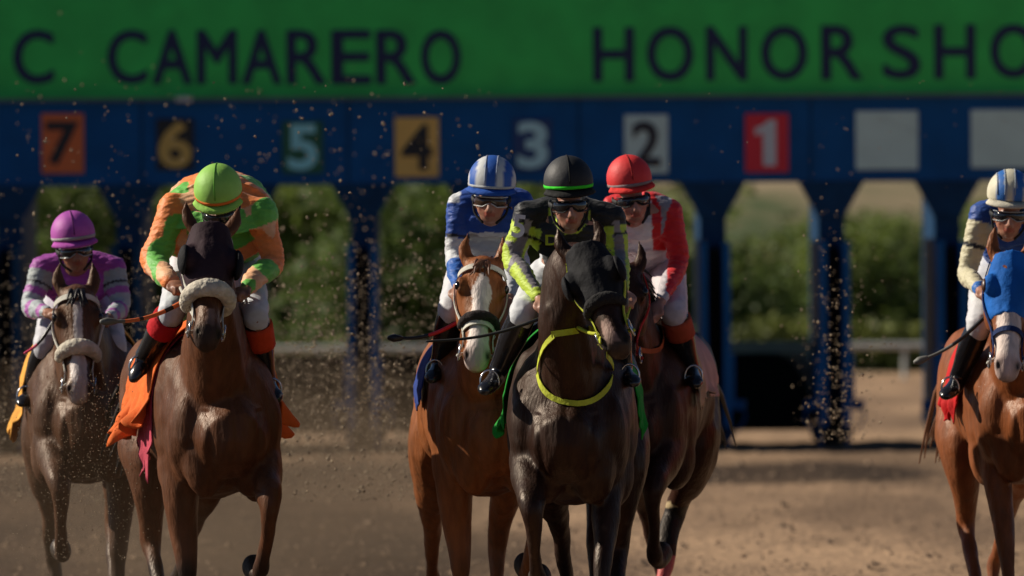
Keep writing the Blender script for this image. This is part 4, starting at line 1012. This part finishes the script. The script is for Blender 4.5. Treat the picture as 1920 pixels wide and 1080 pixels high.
def silksE(x, y, co, arms):
    RD = (.66, .012, .018); WH = (.78, .76, .78)
    o = np.tile(C(*RD), (len(x), 1))
    o[inpoly(x, y, [(1158, 385), (1222, 375), (1222, 440), (1226, 500), (1176, 500), (1168, 440)])] = WH
    o[inpoly(x, y, [(1226, 365), (1262, 372), (1248, 400), (1243, 440), (1238, 440), (1240, 395)])] = (.30, .30, .34)
    sh, el, wr, hn = arms[1]; b, t2 = near(co, el, wr, .09); o[b & (t2 > .86)] = (.55, .56, .58)
    o[(y > 468) & (x > 1176) & (x < 1250)] = (.5, .46, .48)
    return o
def silksF(x, y, co, arms):
    o = np.tile(C(.006, .06, .30), (len(x), 1)); CRM = (.60, .55, .36)
    for sh, el, wr, hn in arms:
        a, t1 = near(co, sh, el, .10); b, t2 = near(co, el, wr, .09)
        o[a & (t1 > .12)] = CRM; o[b] = CRM; o[b & (t2 > .84)] = (.01, .14, .5); o[a & (t1 > .50) & (t1 < .57)] = (.015, .015, .02)
    return o

jA = jockey(dict(d=43.6, helm=(136, 438), chin=(143, 504), sh=((80, 502), (212, 502)), hip=(148, 560, -.35), el=((56, 575, .12), (226, 575, .12)), wr=((88, 586, .36), (204, 596, .36)), hand=((108, 586, .45), (190, 598, .45)),
    kn=((86, 650, .28), (212, 650, .28)), an=((58, 732, .10), (236, 735, .06)), ft=((44, 752, .22), (248, 752, .2)), skin=(.30, .13, .07), hsz=.98, turn=8,
    cap=capstripe((.46, .09, .42), (.36, .06, .36), [(-.35, -.1)]), seams=(-.02,), seamm=fabric('plum', (.1, .01, .12)), peakm=fabric('purple_peak', (.44, .08, .40)), bandm=fabric('grey_band', (.38, .36, .36)), bandu=(-.22, -.08),
    silks=silksA, breech=(.55, .55, .58), puff=1.0, label='jockey in purple cap and purple silks with pale sleeves, furthest left of the riders'))

jB = jockey(dict(d=40.9, tilt=.38, helm=(408, 354), chin=(416, 446), sh=((325, 392), (490, 400)), hip=(410, 400, -.62), el=((290, 488, .10), (508, 492, .10)), wr=((322, 530, .34), (462, 543, .36)), hand=((342, 540, .45), (440, 550, .45)), hf=.30,
    kn=((322, 585, .24), (478, 590, .28)), an=((270, 668, .02), (500, 712, .10)), ft=((255, 700, .06), (514, 742, .22)), skin=(.26, .11, .06), turn=-4, tw=(.235, .17), billow=True, sleeve=1.12,
    cap=capsolid((.30, .60, .10)), seamm=fabric('lime_seam', (.10, .30, .03)), peakm=fabric('lime_peak', (.30, .60, .10)), bandm=fabric('orange_band', (.85, .20, .03)), bandu=(-.24, -.12), lens=M_LENS, framem=M_RUBBER,
    silks=silksB, breech=(.55, .58, .62), puff=1.10, cuff=((.12, .42, fabric('red_boot_cuff', (.6, .012, .02))), (.15, .48, fabric('orange_red_cuff', (.62, .06, .015)))),
    label='jockey in lime green cap and billowing orange and green silks'))
jC = jockey(dict(d=41.0, helm=(922, 338), chin=(918, 414), sh=((862, 385), (976, 380)), hip=(918, 485, -.38), el=((853, 478, .06), (968, 480, .06)), wr=((858, 540, .30), (955, 560, .36)), hand=((866, 558, .45), (952, 578, .45)),
    kn=((846, 582, .26), (985, 590, .18)), an=((824, 680, .08), (1000, 690, .05)), ft=((812, 706, .2), (1010, 712, .15)), skin=(.40, .20, .13), turn=-3,
    cap=capstripe((.018, .10, .42), (.58, .60, .60), [(-.62, -.25), (.22, .52), (.86, 1.1), (-1.1, -.93)]), seams=(-.25, .22), seamm=fabric('pale_seam', (.3, .35, .45)), peakm=fabric('blue_peak', (.02, .09, .40)), bandm=fabric('white_band', (.5, .52, .52)), bandu=(-.26, -.16),
    lens=plain('tinted_lens', (.05, .03, .02), .1, var=0), framem=plain('pale_frame', (.6, .6, .58), .3), silks=silksC, breech=(.62, .62, .64), label='jockey in blue and white striped cap, just left of the black capped one'))
jD = jockey(dict(d=39.7, helm=(1065, 340), chin=(1069, 428), sh=((988, 402), (1146, 408)), hip=(1062, 520, -.38), el=((960, 485, .06), (1158, 480, .06)), wr=((1012, 560, .32), (1166, 545, .36)), hand=((1034, 584, .45), (1172, 565, .45)),
    kn=((980, 590, .30), (1150, 590, .2)), an=((934, 694, .16), (1168, 690, .06)), ft=((912, 728, .32), (1184, 714, .2)), skin=(.42, .21, .14), turn=4, collar=True, gogh=.022, framem=M_RUBBER,
    cap=lambda a, u, x, y: np.where((a < -.02)[:, None], C(.045, .045, .045), C(.012, .013, .014)), seams=(-.02,), seamm=fabric('black_seam', (.01, .01, .01)), peakm=fabric('black_peak', (.012, .012, .012)), bandm=fabric('neon_band', (.05, .75, .03)), bandu=(-.22, -.10),  # left half of the black cap painted greyer, as lit by the sun
    silks=silksD, breech=(.60, .62, .64), tw=(.175, .12), jend=.62, label='jockey in black cap with green band and black vest with lime sleeves, in front'))
jE = jockey(dict(d=42.3, helm=(1179, 334), chin=(1190, 416), sh=((1152, 388), (1256, 398)), hip=(1212, 500, -.38), el=((1156, 480, .06), (1272, 492, .06)), wr=((1176, 560, .36), (1238, 566, .36)), hand=((1188, 585, .42), (1216, 592, .42)),
    kn=((1176, 590, .18), (1264, 588, .26)), an=((1170, 690, .0), (1294, 688, .12)), ft=((1160, 715, .1), (1302, 716, .26)), skin=(.42, .20, .14), turn=8, tw=(.15, .11), hsz=.97, framem=M_RUBBER,
    cap=capsolid((.72, .035, .035)), seamm=fabric('dark_red_seam', (.3, .01, .01)), peakm=fabric('red_peak', (.7, .035, .03)), bandm=fabric('grey_cap_band', (.28, .22, .22)), bandu=(-.30, -.16),
    silks=silksE, breech=(.62, .55, .57), cuff=(None, (.10, .42, fabric('rust_cuff', (.42, .07, .03)))), label='jockey in red cap and red and white silks, right of the black capped one'))
jF = jockey(dict(d=42.6, helm=(1893, 362), chin=(1890, 444), sh=((1840, 402), (1950, 402)), hip=(1895, 500, -.38), el=((1813, 512, .06), (1972, 510, .06)), wr=((1838, 545, .34), (1950, 548, .34)), hand=((1858, 552, .45), (1936, 558, .45)),
    kn=((1836, 610, .28), (1950, 610, .2)), an=((1796, 708, .12), (1990, 710, .05)), ft=((1776, 738, .28), (2005, 738, .1)), skin=(.40, .19, .12), hsz=1.0,
    cap=capstripe((.02, .14, .46), (.66, .62, .46), [(-1.1, -.60), (-.28, .15), (.55, .85)]), seams=(-.60, -.28, .15), seamm=fabric('pale_edge', (.3, .35, .4)), peakm=fabric('cream_peak', (.6, .56, .44)), bandm=None,
    silks=silksF, breech=(.60, .60, .62), label='jockey in blue and cream striped cap and blue silks at the right edge'))
# number patch on the black capped jockey's arm, the letter on the vest, arm bands
def patch(j, px, py, f, s, m, w_, h_, rot=0, col=None):
    p = j['Q'](px, py, f)
    o = text_part('silks_lettering', s, 0, 0, w_, h_, 0, m, j['root'], .02, .002); o.location = p; o.rotation_euler = (0, R(rot), 0); return o
patch(jD, 972, 424, .22, '5', fabric('white_print', (.85, .84, .84)), .055, .10, 8)
patch(jD, 1034, 450, .24, 'D', fabric('yellow_print', (.55, .60, .03)), .055, .045, 0)

# ------------------------------------------------------------------ whips
M_OR = plain('orange_grip', (.80, .18, .05), .4); M_BK = plain('black_shaft', (.012, .012, .014), .3); M_RDW = plain('red_whip', (.65, .02, .03), .4); M_PK = plain('pink_whip', (.75, .04, .14), .4); M_GY = plain('grey_flap', (.16, .16, .14), .6)
jb = lambda px, py, d: P(px, py, d / 1.12)
whip('orange and black striped riding whip pointing left from the lime capped jockey', jb(350, 562, 40.4), jb(200, 603, 40.2), [(0, .18, M_OR), (.18, .28, M_BK), (.28, .55, M_OR), (.55, .60, M_BK), (.60, .78, M_OR), (.78, 1.0, M_GY)], .011)
whip('black and pink riding whip held by the purple capped jockey', jb(106, 590, 43.1), jb(46, 662, 43.1), [(0, .62, M_BK), (.62, 1.0, M_PK)], .009, False)
whip('black whip with a red shaft pointing left from the chestnut horse between the riders', jb(868, 598, 40.6), jb(738, 634, 40.6), [(0, .5, M_RDW), (.5, 1.0, M_BK)], .010)
whip('thin black riding whip held across by the black capped jockey', jb(1036, 588, 39.2), jb(800, 640, 39.2), [(0, .2, M_BK), (.2, 1.0, M_RUBBER)], .008, False)
whip('dark grey riding whip angled down left from the rider at the right edge', jb(1848, 592, 42.1), jb(1724, 676, 42.1), [(0, .5, M_BK), (.5, 1.0, M_GY)], .010)

# ------------------------------------------------------------------ kicked up dirt
def clods():
    rnd = random.Random(21); vs = []; fs = []
    def add(px, py, d, r):
        p = P(px, py, d)
        if p.z < .02: return
        b0 = len(vs); q = []
        for v in ((1, 0, 0), (-1, 0, 0), (0, 1, 0), (0, -1, 0), (0, 0, 1), (0, 0, -1)):
            vs.append(p + V(v) * r * rnd.uniform(.5, 1.3) + V((rnd.uniform(-1, 1), rnd.uniform(-1, 1), rnd.uniform(-1, 1))) * r * .3)
        for f in ((0, 2, 4), (2, 1, 4), (1, 3, 4), (3, 0, 4), (2, 0, 5), (1, 2, 5), (3, 1, 5), (0, 3, 5)): fs.append(tuple(b0 + i for i in f))
    for _ in range(20000):      # the wall of dirt behind the left horses
        py = 940 - abs(rnd.gauss(0, 1)) * 250; px = rnd.uniform(-20, 860)
        if rnd.random() > (.35 + .65 * math.exp(-((px - 640) / 190) ** 2) + .4 * math.exp(-((px - 200) / 120) ** 2)): continue
        if py < 480 and rnd.random() < .6: continue
        add(px, py, rnd.uniform(40, 60), rnd.uniform(.0025, .0085) * (1.6 if rnd.random() < .12 else 1))
    for _ in range(420): add(rnd.uniform(-20, 960), rnd.uniform(150, 560), rnd.uniform(38.5, 54), rnd.uniform(.003, .010))
    for _ in range(520): add(rnd.gauss(1570, 38), 830 - abs(rnd.gauss(0, 190)), rnd.uniform(39.5, 52), rnd.uniform(.003, .009))
    for _ in range(160): add(rnd.uniform(1200, 1900), rnd.uniform(150, 700), rnd.uniform(38.5, 54), rnd.uniform(.002, .005))
    for _ in range(1500): add(rnd.gauss(160, 70), 760 + rnd.uniform(-60, 290), rnd.uniform(36.6, 37.6), rnd.uniform(.0015, .0035))
    tag(mesh_obj('flying_dirt', vs, fs, plain('dirt_clod', (.34, .26, .17), .95, var=.4, vs=30)), 'dirt thrown up by the hooves, hanging in the air', 'dirt', kind='stuff')
clods()
def loose():
    rnd = random.Random(9); vs = []; fs = []
    for _ in range(5500):
        y = 33 + 42 * rnd.random() ** 1.4; x = rnd.uniform(-.068, .068) * y; r_ = rnd.uniform(.006, .024) * (1 + (rnd.random() < .06)); p = V((x, y, r_ * .2)); b0 = len(vs)
        for v in ((1, 0, 0), (-1, 0, 0), (0, 1, 0), (0, -1, 0), (0, 0, .7), (0, 0, -.5)): vs.append(p + V(v) * r_ * rnd.uniform(.6, 1.3) + V((rnd.uniform(-1, 1), rnd.uniform(-1, 1), 0)) * r_ * .3)
        for f in ((0, 2, 4), (2, 1, 4), (1, 3, 4), (3, 0, 4)): fs.append(tuple(b0 + i for i in f))
    tag(mesh_obj('loose_clods', vs, fs, plain('loose_dirt', (.27, .18, .11), .95, var=.4, vs=8)), 'loose clods of dirt lying on the harrowed track', 'dirt', kind='stuff')
loose()
def dust():
    m = bpy.data.materials.new('dust_air'); m.use_nodes = True; n = m.node_tree.nodes; l = m.node_tree.links; n.clear()
    vp = n.new('ShaderNodeVolumePrincipled'); vp.inputs['Color'].default_value = (.36, .27, .18, 1); vp.inputs['Anisotropy'].default_value = .2; vp.inputs['Density'].default_value = .03
    ou = n.new('ShaderNodeOutputMaterial'); l.new(vp.outputs[0], ou.inputs['Volume'])
    rnd = random.Random(3)
    for k in range(11):
        px = rnd.uniform(-20, 820); d = rnd.uniform(39, 50); rz = rnd.uniform(.5, 1.15); rx = rnd.uniform(.7, 1.5)
        if k > 8: px, d, rz, rx = (150, 36.4, .8, .6) if k == 9 else (560, 37.5, .7, .8)
        b = Blob(); b.ell((0, 0, 0), (1, 1, 1), n=28, m=16); co = b.v; b.v = [tuple(V(q) * (1 + .22 * noise.noise(V(q) * 1.6 + V((k * 3.1, 0, 0))))) for q in co]
        b.f = [tuple(reversed(f)) for f in b.f]; o = b.raw('dust_cloud', m); o.location = (P(px, HY, d).x, d, rnd.uniform(.1, .55)); o.scale = (rx, rnd.uniform(1, 2.6) if k < 9 else .8, rz)
        tag(o, 'thin dust kicked up behind the horses', 'dust', kind='stuff')
dust()
